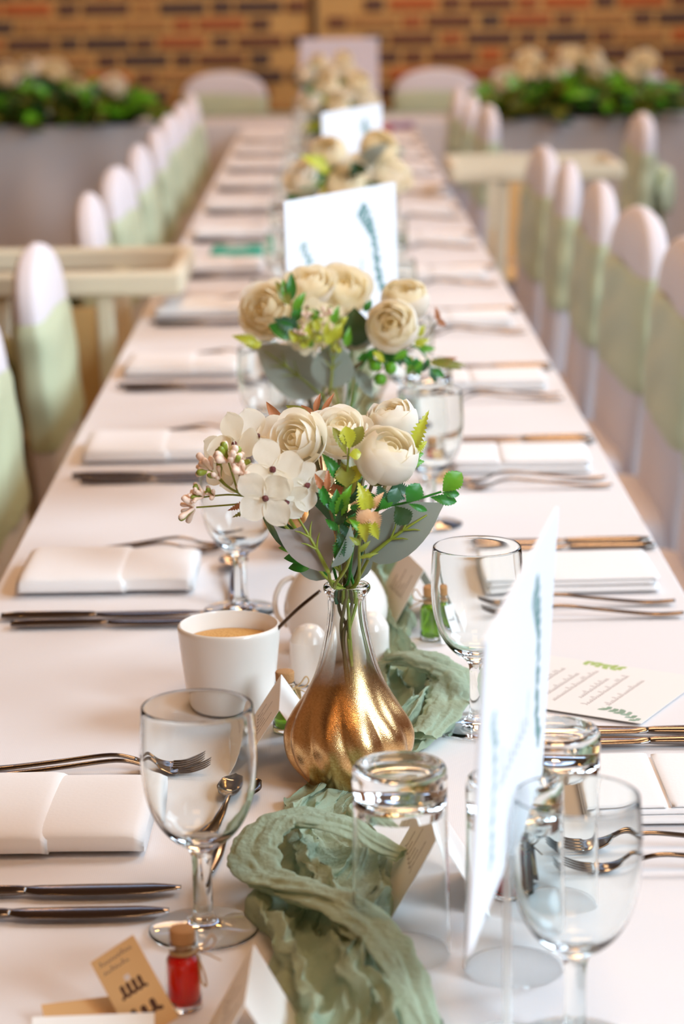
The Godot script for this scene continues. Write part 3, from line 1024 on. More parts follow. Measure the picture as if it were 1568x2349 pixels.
func gauze_fold(points: Array, r: float, sd: float) -> Geo:             # a rolled fold of the runner lying over the rest
	var path := curve3(points, 14)
	var rows := []
	var n := path.size()
	wobble.seed = int(sd)
	for i in n:
		var f := float(i) / (n - 1)
		var d := (path[mini(i + 1, n - 1)] - path[maxi(i - 1, 0)]).normalized()
		var side := Vector3(-d.z, 0, d.x).normalized()
		var up := side.cross(d)
		if up.y < 0:
			up = -up
		var w := r * (0.25 + 0.75 * pow(sin(PI * clampf(0.06 + 0.88 * f, 0, 1)), 0.5))
		var ring := PackedVector3Array()
		for j in 56:
			var t := TAU * j / 56
			var q := 1.0 + 0.22 * sin(3.0 * t + 4.0 * sin(f * 5.0) + sd) + 0.12 * sin(7.0 * t - 17.0 * f + 3.0 * wobble.get_noise_2d(f * 900.0, t * 30.0)) + 0.30 * wobble.get_noise_2d(f * 1500.0, cos(t) * 160.0 + sd * 31.0)
			ring.append(path[i] + side * w * 1.5 * q * cos(t) + up * w * 0.5 * q * sin(t))
		rows.append(ring)
	return Geo.new().grid(rows, true)


func high_chair(label: String, at: Vector3, turn: float) -> Node3D:      # painted wooden frame; origin on the floor under the frame's middle, rails round the top
	var o := thing("high_chair", label, "high chair", at, turn, "cream wooden high chairs")
	var m: Material = M.cream_paint
	var w := 0.50
	var d := 0.40
	var top := -FLOOR + 0.07
	part("front_rail", Geo.new().box(Vector3(0, top, d / 2), Vector3(w, 0.048, 0.03), 0.008), m, o)
	part("back_rail", Geo.new().box(Vector3(0, top, -d / 2), Vector3(w, 0.048, 0.03), 0.008), m, o)
	for s in [-1.0, 1.0]:
		part("side_rail", Geo.new().box(Vector3(s * (w / 2 - 0.015), top, 0), Vector3(0.03, 0.048, d), 0.008), m, o)
		for z in [-1.0, 1.0]:
			part("leg", Geo.new().box(Vector3(s * (w / 2 - 0.14), top / 2 - 0.01, z * (d / 2 - 0.02)), Vector3(0.034, top - 0.02, 0.034), 0.006, Basis(Vector3(0, 0, 1), s * 0.03)), m, o)
	part("seat", Geo.new().box(Vector3(0, 0.50, 0), Vector3(w - 0.25, 0.022, d - 0.06), 0.006), M.pine, o)
	part("crotch_strap", Geo.new().box(Vector3(0.06, 0.64, d / 2 - 0.03), Vector3(0.09, 0.25, 0.008), 0.003, Basis(Vector3(1, 0, 0), 0.12)), M.pine, o)
	part("footrest", Geo.new().box(Vector3(0, 0.26, d / 2), Vector3(w - 0.25, 0.02, 0.05), 0.005), m, o)
	return o


func flower_trough(label: String, at: Vector3, long: float, sd: int) -> void:   # a low bank of foliage; its roses are things of their own
	var o := thing("foliage_arrangement", label, "foliage", at, 0.0)
	part("tray", Geo.new().box(Vector3(0, 0.015, 0), Vector3(long * 0.8, 0.028, 0.10), 0.006), M.dark_metal, o)
	for mat in ["leaf_dark", "leaf_green", "leaf_bright", "leaf_olive"]:
		var g := Geo.new()
		rng.seed = sd + mat.length() * 7
		for k in 170:
			var a := rng.randf() * TAU
			var u := rng.randf_range(-1.0, 1.0)
			var root := Vector3(u * long * 0.46, 0.03 + 0.12 * rng.randf() * (1.0 - u * u), rng.randf_range(-0.05, 0.18))
			var d := Vector3(cos(a) + u * 0.6, rng.randf_range(-0.45, 1.2) * (1.0 - 0.4 * u * u), sin(a) * 0.8 + 0.25).normalized()
			var n := Vector3(rng.randf_range(-1, 1), 0.7, 0.9).normalized()
			n = (n - d * n.dot(d)).normalized()
			var l := rng.randf_range(0.08, 0.15)
			var t := Transform3D(Basis(d.cross(n) * l * 0.5, d * l, n * l), root + d * 0.02)
			if (root + d * (l + 0.02)).y > 0.008 or (root + d * 0.02).z > 0.155:
				g.put(leaf_shape["ovate"], t)
		var p := part("leaves", g, M[mat], o)
		p.set_meta("kind", "stuff")


func brick_wall(z: float) -> void:
	var wall := struct("wall_back", Geo.new().box(Vector3(0, 1.15, z - 0.11), Vector3(9.0, 3.9, 0.22), 0.001), M.mortar)
	var shapes := []
	for k in 3:
		shapes.append([Geo.new().box(Vector3.ZERO, Vector3(0.228, 0.058, 0.03), 0.006).mesh(), Geo.new().box(Vector3.ZERO, Vector3(0.098, 0.056 + 0.002 * k, 0.03), 0.006).mesh()])
	rng.seed = 77
	var rest := {}
	for course in 46:
		var y := FLOOR + 0.04 + course * 0.0845
		for k in range(-12, 13):
			for head in 2:
				var x := 0.378 * k + (0.189 if course % 2 == 1 else 0.0) + (0.19 if head == 1 else 0.0) + 0.05
				var tone: int = [0, 0, 0, 1, 1, 2, 2, 4, 5, 5][rng.randi() % 10]
				if rng.randf() < 0.10:
					tone = 3
				var t := Transform3D(Basis(Vector3(0, 0, 1), rng.randf_range(-0.008, 0.008)), Vector3(x + rng.randf_range(-0.006, 0.006), y + rng.randf_range(-0.002, 0.002), z + rng.randf_range(-0.002, 0.003)))
				if absf(x + 0.06) < 0.02 + (0.115 if head == 0 else 0.05):
					continue                                           # the vertical joint cover
				if absf(x) < 2.0 and y > 0.10 and y < 0.86:
					shape("brick", shapes[course % 3][head], M["brick_%d" % tone], wall, t)
				else:
					var key := Vector2i(tone, head)
					if not rest.has(key):
						rest[key] = []
					rest[key].append(t)
	for key in rest:
		var mm := MultiMesh.new()
		mm.transform_format = MultiMesh.TRANSFORM_3D
		mm.mesh = shapes[0][key.y]
		mm.instance_count = rest[key].size()
		for i in rest[key].size():
			mm.set_instance_transform(i, rest[key][i])
		var o := MultiMeshInstance3D.new()
		o.name = "outer_bricks"
		o.multimesh = mm
		o.material_override = M["brick_%d" % key.x]
		wall.add_child(o, true)
		o.set_meta("kind", "stuff")
	struct("trim_1", Geo.new().box(Vector3(-0.06, 1.15, z + 0.012), Vector3(0.034, 3.78, 0.03), 0.004), M.pilaster_strip)


func pendant(label: String, at: Vector3) -> void:  # unseen bulb, placed to give glass and vases warm glints
	var o := thing("unseen_pendant_lamp", label, "lamp", at, 0.0, "unseen warm pendant bulbs under the ceiling")
	part("bulb", Geo.new().lathe(curve2([Vector2(0, -0.05), Vector2(0.03, -0.04), Vector2(0.042, -0.01), Vector2(0.034, 0.025), Vector2(0.016, 0.05), Vector2(0.014, 0.065), Vector2(0, 0.066)], 3), 20), M.bulb, o)
	part("socket", Geo.new().lathe(PackedVector2Array([Vector2(0, 0.064), Vector2(0.02, 0.064), Vector2(0.022, 0.11), Vector2(0.008, 0.125), Vector2(0, 0.125)]), 16), M.dark_metal, o)
	part("cord", Geo.new().tube(PackedVector3Array([Vector3(0, 0.12, 0), Vector3(0, 3.75 - at.y, 0)]), 0.004, 0.004, 6), M.dark_metal, o)
	var l := OmniLight3D.new()
	l.name = "unseen_bulb_light"
	l.light_color = Color(1.0, 0.74, 0.46)
	l.light_energy = LAMP
	l.light_size = 0.035
	l.omni_range = 20.0
	l.omni_attenuation = 2.0
	l.shadow_enabled = true
	o.add_child(l)


# ---------------------------------------------------------------- the place
const LAMP := 0.12


func _ready() -> void:
	# camera: about an 80 mm lens, focused on the flowers in the near gold vase
	var cam := Camera3D.new()
	cam.name = "camera"
	add_child(cam)
	cam.transform = Transform3D(Basis(Vector3.UP, deg_to_rad(-0.2)) * Basis(Vector3.RIGHT, deg_to_rad(-13.195)) * Basis(Vector3(0, 0, 1), deg_to_rad(-0.9)), Vector3(0, 0.64, 0))
	var lens := CameraAttributesPhysical.new()
	lens.frustum_focal_length = 12.0 / tan(deg_to_rad(12.5405))
	lens.frustum_focus_distance = 1.84
	lens.frustum_near = 0.05
	lens.frustum_far = 60.0
	lens.exposure_aperture = 3.9
	cam.attributes = lens
	cam.fov = 25.081
	cam.current = true
	# sky, seen only through the windows
	var env := Environment.new()
	env.background_mode = Environment.BG_SKY
	var sky_mat := ProceduralSkyMaterial.new()
	sky_mat.sky_top_color = Color(0.62, 0.74, 0.92)
	sky_mat.sky_horizon_color = Color(0.88, 0.91, 0.95)
	sky_mat.ground_horizon_color = Color(0.62, 0.62, 0.58)
	sky_mat.ground_bottom_color = Color(0.40, 0.42, 0.36)
	sky_mat.sky_energy_multiplier = 1.6
	env.sky = Sky.new()
	env.sky.sky_material = sky_mat
	env.tonemap_mode = Environment.TONE_MAPPER_LINEAR
	env.tonemap_exposure = 1.02
	env.sdfgi_enabled = true
	env.ssao_enabled = true
	env.ssil_enabled = true
	var we := WorldEnvironment.new()
	we.name = "environment"
	we.environment = env
	add_child(we)
	# daylight through windows out of view in the right-hand wall, lighting the table
	for q in WINDOWS:
		var a := AreaLight3D.new()
		a.name = "unseen_window_daylight"
		a.area_size = Vector2(q[1] - 0.1, q[3] - q[2] - 0.1)
		a.light_color = Color(0.86, 0.945, 1.0)
		a.light_energy = q[4]
		a.area_range = 30.0
		a.shadow_enabled = true
		add_child(a, true)
		a.position = Vector3(2.68, (q[2] + q[3]) / 2.0, q[0])
		a.rotation = Vector3(0, PI / 2, 0)

	make_materials()
	make_leaf_shapes()
	make_petals()
	room()
	tables()
	seats()
	place_settings()
	middle_of_table()
	flowers_near()
	flowers_second()
	flowers_far()


const WINDOWS := [[1.0, 2.0, 1.2, 3.2, 24.0], [-3.2, 2.0, 1.2, 3.2, 12.0], [-6.4, 2.0, 1.2, 3.2, 5.0], [-9.6, 2.0, 1.2, 3.2, 4.0]]   # middle along z, width, sill, head, light


func room() -> void:
	struct("floor", Geo.new().box(Vector3(-0.9, FLOOR - 0.05, -4.2), Vector3(7.6, 0.1, 15.6), 0.001), M.carpet)
	struct("ceiling", Geo.new().box(Vector3(-0.9, 3.8, -4.2), Vector3(7.6, 0.1, 15.6), 0.001), M.ceiling_paint)
	brick_wall(-11.6)
	struct("wall_left", Geo.new().box(Vector3(-4.6, 1.5, -4.2), Vector3(0.2, 4.5, 15.6), 0.001), M.plaster)
	struct("wall_front", Geo.new().box(Vector3(-0.9, 1.5, 3.5), Vector3(7.6, 4.5, 0.2), 0.001), M.plaster)
	var right := Geo.new()
	right.box(Vector3(2.82, (FLOOR + 1.2) / 2, -4.2), Vector3(0.2, 1.2 - FLOOR, 15.6), 0.001)
	right.box(Vector3(2.82, 3.475, -4.2), Vector3(0.2, 0.55, 15.6), 0.001)
	var from := 3.6
	for q in WINDOWS:
		var a: float = q[0] + q[1] / 2
		right.box(Vector3(2.82, 2.2, (from + a) / 2), Vector3(0.2, 2.0, from - a), 0.001)
		from = q[0] - q[1] / 2
	right.box(Vector3(2.82, 2.2, (from - 12.0) / 2), Vector3(0.2, 2.0, from + 12.0), 0.001)
	struct("wall_right", right, M.plaster)
	for k in WINDOWS.size():  # out of view, placed so that daylight falls from the right
		var q: Array = WINDOWS[k]
		var w := Node3D.new()
		w.name = "window_%d" % (k + 1)
		add_child(w)
		w.set_meta("kind", "structure")
		var f := Geo.new()
		for s in [-1.0, 1.0]:
			f.box(Vector3(2.84, 2.2, q[0] + s * (q[1] / 2 - 0.025)), Vector3(0.08, 2.0, 0.05), 0.005)
			f.box(Vector3(2.84, 2.2 + s * 0.975, q[0]), Vector3(0.08, 0.05, q[1]), 0.005)
		part("window_frame", f, M.cream_paint, w)
		part("mullion", Geo.new().box(Vector3(2.84, 2.2, q[0]), Vector3(0.05, 1.9, 0.035), 0.005), M.cream_paint, w)
		part("transom", Geo.new().box(Vector3(2.84, 2.4, q[0]), Vector3(0.05, 0.035, q[1] - 0.1), 0.005), M.cream_paint, w)
		part("window_sill", Geo.new().box(Vector3(2.76, 1.21, q[0]), Vector3(0.2, 0.03, q[1] + 0.1), 0.005), M.cream_paint, w)
	for k in 3:  # panels out of view overhead, placed to light the tables warmly
		var at := Vector3(0.6, 3.70, 0.2 - 4.6 * k)
		var o := thing("unseen_ceiling_light", "unseen square warm ceiling light, %s from the camera" % ORD[k], "ceiling light", at, 0.0, "unseen square warm ceiling lights")
		part("frame", Geo.new().box(Vector3(0, 0.02, 0), Vector3(1.3, 0.05, 1.3), 0.006), M.dark_metal, o)
		part("diffuser", Geo.new().box(Vector3(0, -0.012, 0), Vector3(1.2, 0.016, 1.2), 0.003), M.warm_diffuser, o)
		var l := AreaLight3D.new()
		l.name = "unseen_panel_light"
		l.area_size = Vector2(1.2, 1.2)
		l.light_color = Color(1.0, 0.79, 0.59)
		l.light_energy = [3.2, 4.0, 5.5][k]
		l.area_range = 30.0
		l.shadow_enabled = true
		o.add_child(l)
		l.position = Vector3(0, -0.03, 0)
		l.rotation = Vector3(-PI / 2, 0, 0)
	var spots := [Vector3(-0.9, 2.3, 0.5), Vector3(-1.3, 2.3, -2.6), Vector3(0.9, 2.3, -4.6), Vector3(-1.3, 2.3, -6.4), Vector3(0.9, 2.3, -8.6), Vector3(-1.3, 2.3, -9.6)]
	for k in spots.size():
		pendant("unseen bare warm bulb on a black cord, %s from the camera" % ORD[k], spots[k])


func tables() -> void:
	trestle("long trestle table under the near white cloth", Vector3(0, 0, -5.35), 0.0, 9.5, 0.70)
	single("tablecloth", draped_cloth(-0.365, 0.365, -10.16, -0.55, 0.25, 0.012, 4).mesh(), M.white_cloth, "white cloth covering the long table that runs away from camera", "tablecloth")
	trestle("trestle table across the far end under white cloth", Vector3(0, 0, -10.55), PI / 2, 4.4, 0.54)
	single("tablecloth", draped_cloth(-2.3, 2.3, -10.85, -10.26, 0.68, 0.02, 9).mesh(), M.white_cloth, "white cloth on the table crossing the far end before the bricks", "tablecloth")
	var o := thing("table_runner", "crumpled sage green gauze runner winding down the middle of the table", "table runner")
	part("gathered_length", runner_mesh(), M.gauze, o)
	part("rolled_fold", gauze_fold([Vector3(0.045, 0.026, -1.545), Vector3(0.0, 0.037, -1.575), Vector3(-0.038, 0.038, -1.585), Vector3(-0.060, 0.030, -1.555), Vector3(-0.056, 0.022, -1.52), Vector3(-0.03, 0.026, -1.485), Vector3(-0.002, 0.032, -1.445), Vector3(0.022, 0.032, -1.40), Vector3(0.040, 0.026, -1.33), Vector3(0.05, 0.018, -1.24)], 0.0105, 3.0), M.gauze, o)
	part("rolled_fold", gauze_fold([Vector3(0.045, 0.026, -2.02), Vector3(0.07, 0.036, -1.995), Vector3(0.10, 0.03, -1.955), Vector3(0.095, 0.02, -1.91), Vector3(0.07, 0.014, -1.84)], 0.012, 8.0), M.gauze, o)


func seats() -> void:
	var first := make_chair("white covered chair with sage sash nearest on the left side", Vector3(-0.49, FLOOR, -3.3), 0.0, "covered chairs along the left side")
	var zs := [-4.08, -5.05, -5.75, -6.5, -7.2, -7.9, -8.6, -9.3]
	for k in zs.size():
		copy(first, "white covered chair with sage sash, %s from the camera on the left" % ORD[k + 1], Vector3(-0.485 - 0.003 * k, FLOOR, zs[k]), 0.05 * sin(k * 2.1))
	first = make_chair("white covered chair with sage sash nearest on the right side", Vector3(0.58, FLOOR, -3.45), PI, "covered chairs along the right side")
	zs = [-4.02, -4.56, -5.14, -5.7, -6.22, -8.2, -8.9, -9.5]
	for k in zs.size():
		copy(first, "white covered chair with sage sash, %s from the camera on the right" % ORD[k + 1], Vector3(0.592 - 0.013 * k, FLOOR, zs[k]), PI + 0.06 * sin(k * 1.7))
	copy(first, "white covered chair with sage sash standing apart at the far right", Vector3(0.99, FLOOR, -7.6), PI).remove_meta("group")
	var top := make_chair("white covered chair against the bricks left of the middle", Vector3(-0.50, FLOOR, -11.33), -PI / 2, "covered chairs behind the far table")
	copy(top, "white covered chair against the bricks right of the middle", Vector3(0.53, FLOOR, -11.33), -PI / 2)
	copy(top, "white covered chair at the far right behind the flower bank", Vector3(1.45, FLOOR, -11.33), -PI / 2)
	copy(top, "white covered chair at the far left behind the flower bank", Vector3(-1.55, FLOOR, -11.33), -PI / 2)
	high_chair("cream wooden high chair pushed up at the table's left edge", Vector3(-0.53, FLOOR, -4.56), 0.0)
	high_chair("cream wooden high chair among the row of chairs on the right", Vector3(0.60, FLOOR, -6.86), PI)


func left_z(k: int) -> float:
	return [-1.69, -2.43, -3.105, -3.78][k] if k < 4 else -3.78 - 0.68 * (k - 3)


func right_z(k: int) -> float:
	return [-1.72, -2.395, -2.995, -3.60][k] if k < 4 else -3.60 - 0.66 * (k - 3)


func set_at(o: Node3D, at: Vector3, turn: float) -> void:
	o.position = at
	o.rotation.y = turn


func place_settings() -> void:
	var nap_l := make_napkin("white napkin roll at the nearest place on the left side", false, 1.0)
	var nap_r := make_napkin("white layered napkin at the nearest place on the right side", true, 5.0)
	var fork := make_fork("fork beyond the nearest napkin on the left side")
	var knife := make_knife("upper knife of the pair before the nearest left napkin")
	var spoon := make_spoon("dessert_spoon", "dessert spoon behind the stem of the near left wine glass")
	set_at(nap_l, Vector3(-0.238, 0, left_z(0) + 0.006), -0.02)
	set_at(nap_r, Vector3(0.278, 0, right_z(0)), 0.0)
	set_at(fork, Vector3(-0.213, 0, left_z(0) - 0.118), 0.0)
	set_at(knife, Vector3(-0.212, 0, left_z(0) + 0.147), 0.0)
	set_at(spoon, Vector3(-0.086, 0, left_z(0) + 0.022), PI / 2 - 0.12)
	for k in 12:
		var zl := left_z(k)
		var zr := right_z(k)
		var which: String = ORD[k]
		if k > 0:
			copy(nap_l, "white napkin roll at the %s place on the left side" % which, Vector3(-0.244, 0, zl), 0.03 * sin(k * 3.3))
			copy(nap_r, "white layered napkin at the %s place on the right side" % which, Vector3(0.252 - 0.002 * k, 0, zr), 0.03 * sin(k * 2.1))
			copy(fork, "outer fork beyond the %s napkin on the left side" % which, Vector3(-0.222, 0, zl - 0.102), 0.07 + 0.03 * sin(k * 1.3))
			copy(knife, "upper knife before the %s napkin on the left side" % which, Vector3(-0.232, 0, zl + 0.158), 0.02 * sin(k * 2.7))
			copy(spoon, "dessert spoon by the %s napkin on the left side" % which, Vector3(-0.109, 0, zl + 0.03), PI / 2 + 0.05 * sin(k * 1.9))
		copy(fork, "inner fork close behind the %s napkin on the left side" % which, Vector3(-0.207, 0.0, zl - (0.104 if k == 0 else 0.128)), 0.0 if k == 0 else 0.11)
		copy(knife, "lower knife before the %s napkin on the left side" % which, Vector3(-0.218, 0, zl + 0.188), 0.01 * k)
		copy(knife, "knife beyond the %s napkin on the right side" % which, Vector3(0.25 if k else 0.252, 0, zr - 0.155), PI + (0.0 if k else -0.04))
		copy(knife, "inner knife behind the %s napkin on the right side" % which, Vector3(0.252 if k else 0.25, 0, zr - 0.128), PI)
		copy(fork, "upper fork before the %s napkin on the right side" % which, Vector3(0.25 if k else 0.256, 0, zr + 0.108), PI + 0.02)
		copy(fork, "lower fork before the %s napkin on the right side" % which, Vector3(0.252 if k else 0.262, 0, zr + 0.152), PI - 0.01)
	nap_r.scale.x = 0.91
	# glasses
	var glass := make_wine_glass("empty wine glass in front at left beside the red bottle", Vector3(-0.0942, 0, -1.476))
	copy(glass, "empty wine glass in front at right, below the upturned tumblers", Vector3(0.1412, 0, -1.292))
	copy(glass, "empty wine glass at right standing behind the white sign", Vector3(0.1212, 0, -1.903))
	copy(glass, "empty wine glass at left half hidden by the near flowers", Vector3(-0.0975, 0, -2.292))
	glass = make_wine_glass("wine glass by the third place on the left side", Vector3(-0.085, 0, left_z(2) + 0.11), "thick_glass")
	copy(glass, "wine glass by the third place on the right side", Vector3(0.114, 0, right_z(2) + 0.34))
	for k in range(3, 12):
		copy(glass, "wine glass by the %s place on the left side" % ORD[k], Vector3(-0.088 + 0.004 * sin(k * 2.0), 0, left_z(k) + 0.11), 0.0)
		copy(glass, "wine glass by the %s place on the right side" % ORD[k], Vector3(0.112 + 0.006 * sin(k * 1.4), 0, right_z(k) + 0.34), 0.0)
	var tumbler := make_tumbler("upturned tumbler in front of the near gold vase", Vector3(0.0402, 0, -1.435))
	copy(tumbler, "upturned tumbler half behind the near white sign", Vector3(0.1135, 0, -1.408))
	copy(tumbler, "upturned tumbler furthest right, beside the layered napkin", Vector3(0.149, 0, -1.505))
	var far := [[-0.06, -3.25], [-0.035, -3.33], [0.13, -3.05], [-0.07, -4.7], [-0.04, -4.78], [0.12, -4.6], [0.10, -5.9], [-0.07, -6.1], [0.1, -7.3]]
	for k in far.size():
		copy(tumbler, "upturned tumbler among the far glasses, %s from the camera" % ORD[k], Vector3(far[k][0], 0, far[k][1]), 0.0)


func middle_of_table() -> void:
	# prints
	var teal := Color(0.36, 0.52, 0.51)
	var ink := Color(0.62, 0.64, 0.70)
	var im := Image.create(768, 544, false, Image.FORMAT_RGB8)
	im.fill(Color(0.955, 0.96, 0.975))
	spray(im, [Vector2(520, 70), Vector2(570, 120), Vector2(600, 190), Vector2(612, 270), Vector2(625, 340), Vector2(650, 400), Vector2(700, 440)], 34, teal, 3)
	spray(im, [Vector2(500, 90), Vector2(545, 140), Vector2(585, 180)], 30, teal, 9)
	spray(im, [Vector2(110, 170), Vector2(150, 230), Vector2(165, 310), Vector2(168, 400), Vector2(175, 470)], 28, teal.lightened(0.15), 5)
	script_line(im, Vector2(215, 345), Vector2(310, 0), 74, 9, 4, ink, 12)
	var sign_mat := printed(im, "sign_print")
	table_sign("white printed sign nearest the camera, turned almost edge on", Vector3(0.1003, 0.122, -1.295), 1.33, -0.06, 0.05, 0.26, 0.183, sign_mat)
	table_sign("white printed sign behind the second vase of flowers", Vector3(0.0185, 0.188, -2.92), 0.993, 0.016, 0.009, 0.26, 0.183, sign_mat)
	table_sign("white printed sign behind the third vase of flowers", Vector3(0.051, 0.17, -4.5), 1.15, 0.015, 0.006, 0.29, 0.215, sign_mat)
	var board := thing("welcome_board", "pale frosted board standing on the far table by the bricks", "board", Vector3(0.056, 0, -10.62), 0.0)
	part("panel", Geo.new().box(Vector3(0, 0.185, 0), Vector3(0.355, 0.33, 0.008), 0.003), M.frosted_board, board)
	for s in [-1.0, 1.0]:
		part("foot", Geo.new().box(Vector3(s * 0.12, 0.012, 0), Vector3(0.03, 0.024, 0.10), 0.004), M.acrylic, board)
	# place cards
	var hand := Color(0.45, 0.42, 0.40)
	im = Image.create(256, 160, false, Image.FORMAT_RGB8)
	im.fill(Color(0.955, 0.95, 0.935))
	script_line(im, Vector2(50, 90), Vector2(150, 0), 60, 6, 2, hand, 31)
	var name_mat := printed(im, "place_card_print", 0.75)
	tent_card("folded white place card at lower left beside the red bottle", Vector3(-0.0555, 0, -1.283), -1.60, 0.055, 0.030, 0.085, name_mat)
	tent_card("folded white place card hiding the green bottle left of vase", Vector3(-0.0475, 0, -1.838), -1.57, 0.055, 0.036, 0.098, name_mat)
	tent_card("folded white place card behind the front upturned tumbler", Vector3(0.0675, 0, -1.535), -1.55, 0.058, 0.034, 0.090, name_mat)
	tent_card("folded white place card at right beside the green bottle", Vector3(0.0795, 0, -2.255), -1.36, 0.060, 0.034, 0.085, name_mat)
	for k in range(2, 10):
		tent_card("folded white place card by the %s place on the left" % ORD[k], Vector3(-0.05, 0, left_z(k) - 0.1), -1.5 + 0.1 * sin(k * 2.0), 0.06, 0.03, 0.085, name_mat)
		tent_card("folded white place card by the %s place on the right" % ORD[k], Vector3(0.09, 0, right_z(k) + 0.2), -1.5 + 0.1 * sin(k * 1.5), 0.06, 0.03, 0.085, name_mat)
	# favours
	im = Image.create(192, 368, false, Image.FORMAT_RGB8)
	im.fill(Color(0.86, 0.70, 0.49))
	var dark := Color(0.32, 0.20, 0.14)
	script_line(im, Vector2(24, 40), Vector2(140, 0), 18, 9, 3, dark.lightened(0.25), 41)
	script_line(im, Vector2(24, 75), Vector2(110, 0), 18, 7, 3, dark.lightened(0.25), 42)
	im.fill_rect(Rect2i(84, 118, 22, 22), Color(0.86, 0.82, 0.80))
	script_line(im, Vector2(46, 195), Vector2(100, 0), 44, 4, 11, dark, 43)
	script_line(im, Vector2(34, 300), Vector2(120, 0), 80, 3, 14, dark, 44)
	var tag_mat := printed(im, "tag_print", 0.85)
	im = Image.create(96, 184, false, Image.FORMAT_RGB8)
	im.fill(Color(0.93, 0.92, 0.91))
	script_line(im, Vector2(14, 90), Vector2(66, 0), 22, 4, 3, dark, 45)
	var white_tag := printed(im, "white_tag_print", 0.8)
	favour("red favour bottle with a brown tag at lower left", Vector3(-0.1005, 0, -1.358), 0.25, M.red_drink, "red", tag_mat, -0.52, 0.62, 0.68, 1.7)
	favour("green favour bottle behind the place card left of vase", Vector3(-0.045, 0, -1.905), 0.25, M.green_drink, "green", tag_mat, 2.6)
	favour("red favour bottle seen through the glasses at right", Vector3(0.118, 0, -1.530), 0.3, M.red_drink, "red", white_tag, 2.4)
	favour("green favour bottle with white tag left of right wine glass", Vector3(0.094, 0, -2.178), 2.7, M.green_drink, "green", white_tag, -2.0)
	for k in range(2, 10):
		favour("%s favour bottle by the %s place on the right" % ["red" if k % 2 == 0 else "green", ORD[k]], Vector3(0.128, 0, right_z(k) + 0.09), 0.4 * k, M.red_drink if k % 2 == 0 else M.green_drink, "red" if k % 2 == 0 else "green", tag_mat, 0.5 - 0.4 * k)
		favour("%s favour bottle by the %s place on the left" % ["green" if k % 2 == 0 else "red", ORD[k]], Vector3(-0.045, 0, left_z(k) - 0.16), 0.3 * k, M.green_drink if k % 2 == 0 else M.red_drink, "green" if k % 2 == 0 else "red", tag_mat, -0.3 * k)
	# loose papers at the lower edge of the picture
	var loose := sheet(0.06, 0.034, 0.0006, false)
	single("paper_slip", loose.mesh(), M.kraft, "brown paper slip lying at the lower left corner of the view", "paper").transform = Transform3D(Basis(Vector3.UP, 0.25) * Basis(Vector3.RIGHT, -1.25), Vector3(-0.152, 0.0005, -1.315))
	single("paper_slip", sheet(0.075, 0.034, 0.0006, false).mesh(), M.tent_paper, "white paper slip lying before the brown one at lower left", "paper").transform = Transform3D(Basis(Vector3.UP, 0.05) * Basis(Vector3.RIGHT, -1.1), Vector3(-0.152, 0.0005, -1.283))
	# menu
	im = Image.create(512, 724, false, Image.FORMAT_RGB8)
	im.fill(Color(0.925, 0.905, 0.885))
	var brown := Color(0.50, 0.40, 0.38)
	var y := 150.0
	for k in 9:
		var half: float = [150, 130, 90, 150, 120, 170, 110, 165, 140][k]
		script_line(im, Vector2(256 - half, y), Vector2(half * 2, 0), 24, int(half / 7), 2.4, brown, 60 + k)
		y += 44 if k % 2 == 0 else 62
	var fresh := Color(0.62, 0.70, 0.30)
	spray(im, [Vector2(20, 20), Vector2(80, 40), Vector2(140, 36)], 40, fresh, 71)
	spray(im, [Vector2(500, 330), Vector2(480, 400), Vector2(488, 470)], 36, fresh, 72)
	spray(im, [Vector2(20, 700), Vector2(70, 640), Vector2(90, 560)], 34, Color(0.48, 0.58, 0.48), 73)
	single("menu", sheet(0.15, 0.212, 0.0006, false).mesh(), printed(im, "menu_print", 0.7), "printed menu with green sprigs lying at the right wine glass", "menu").transform = Transform3D(Basis(Vector3.UP, 1.047) * Basis(Vector3.RIGHT, -PI / 2), Vector3(0.3005, 0.0012, -1.966))
	# crockery
	var bowl := curve2([Vector2(0, 0.0008), Vector2(0.030, 0.0006), Vector2(0.0365, 0.001), Vector2(0.0385, 0.006), Vector2(0.0425, 0.04), Vector2(0.0455, 0.068), Vector2(0.0457, 0.0745), Vector2(0.0442, 0.0762), Vector2(0.0425, 0.074), Vector2(0.040, 0.05), Vector2(0.037, 0.03), Vector2(0.033, 0.012), Vector2(0, 0.010)], 4)
	var o := thing("sauce_bowl", "white bowl of amber custard left of the near vase", "bowl", Vector3(-0.0955, 0, -1.975))
	shape("body", lathe_slices(bowl, 64, [[[0, bowl.size() - 1]]])[0], M.porcelain, o)
	part("custard", Geo.new().lathe(curve2([Vector2(0.0, 0.055), Vector2(0.030, 0.0575), Vector2(0.0407, 0.0605), Vector2(0.030, 0.0630), Vector2(0, 0.0645)], 4), 40), M.custard, o)
	var sp := make_spoon("teaspoon", "small teaspoon standing in the white bowl of custard", 0.62)
	sp.transform = Transform3D(Basis(Vector3.UP, 0.12) * Basis(Vector3(0, 0, 1), deg_to_rad(-142.0)) , Vector3(-0.0605, 0.072, -1.965))
	var pot := curve2([Vector2(0, 0.0008), Vector2(0.026, 0.0006), Vector2(0.032, 0.002), Vector2(0.043, 0.014), Vector2(0.0498, 0.034), Vector2(0.0488, 0.052), Vector2(0.041, 0.069), Vector2(0.0335, 0.0785), Vector2(0.0318, 0.0825), Vector2(0.0295, 0.0825), Vector2(0.0295, 0.078), Vector2(0.038, 0.064), Vector2(0.045, 0.045), Vector2(0.042, 0.02), Vector2(0, 0.008)], 4)
	o = thing("sugar_pot", "round white sugar pot standing behind the near gold vase", "pot", Vector3(0.0, 0, -2.15))
	shape("body", lathe_slices(pot, 64, [[[0, pot.size() - 1]]])[0], M.porcelain, o)
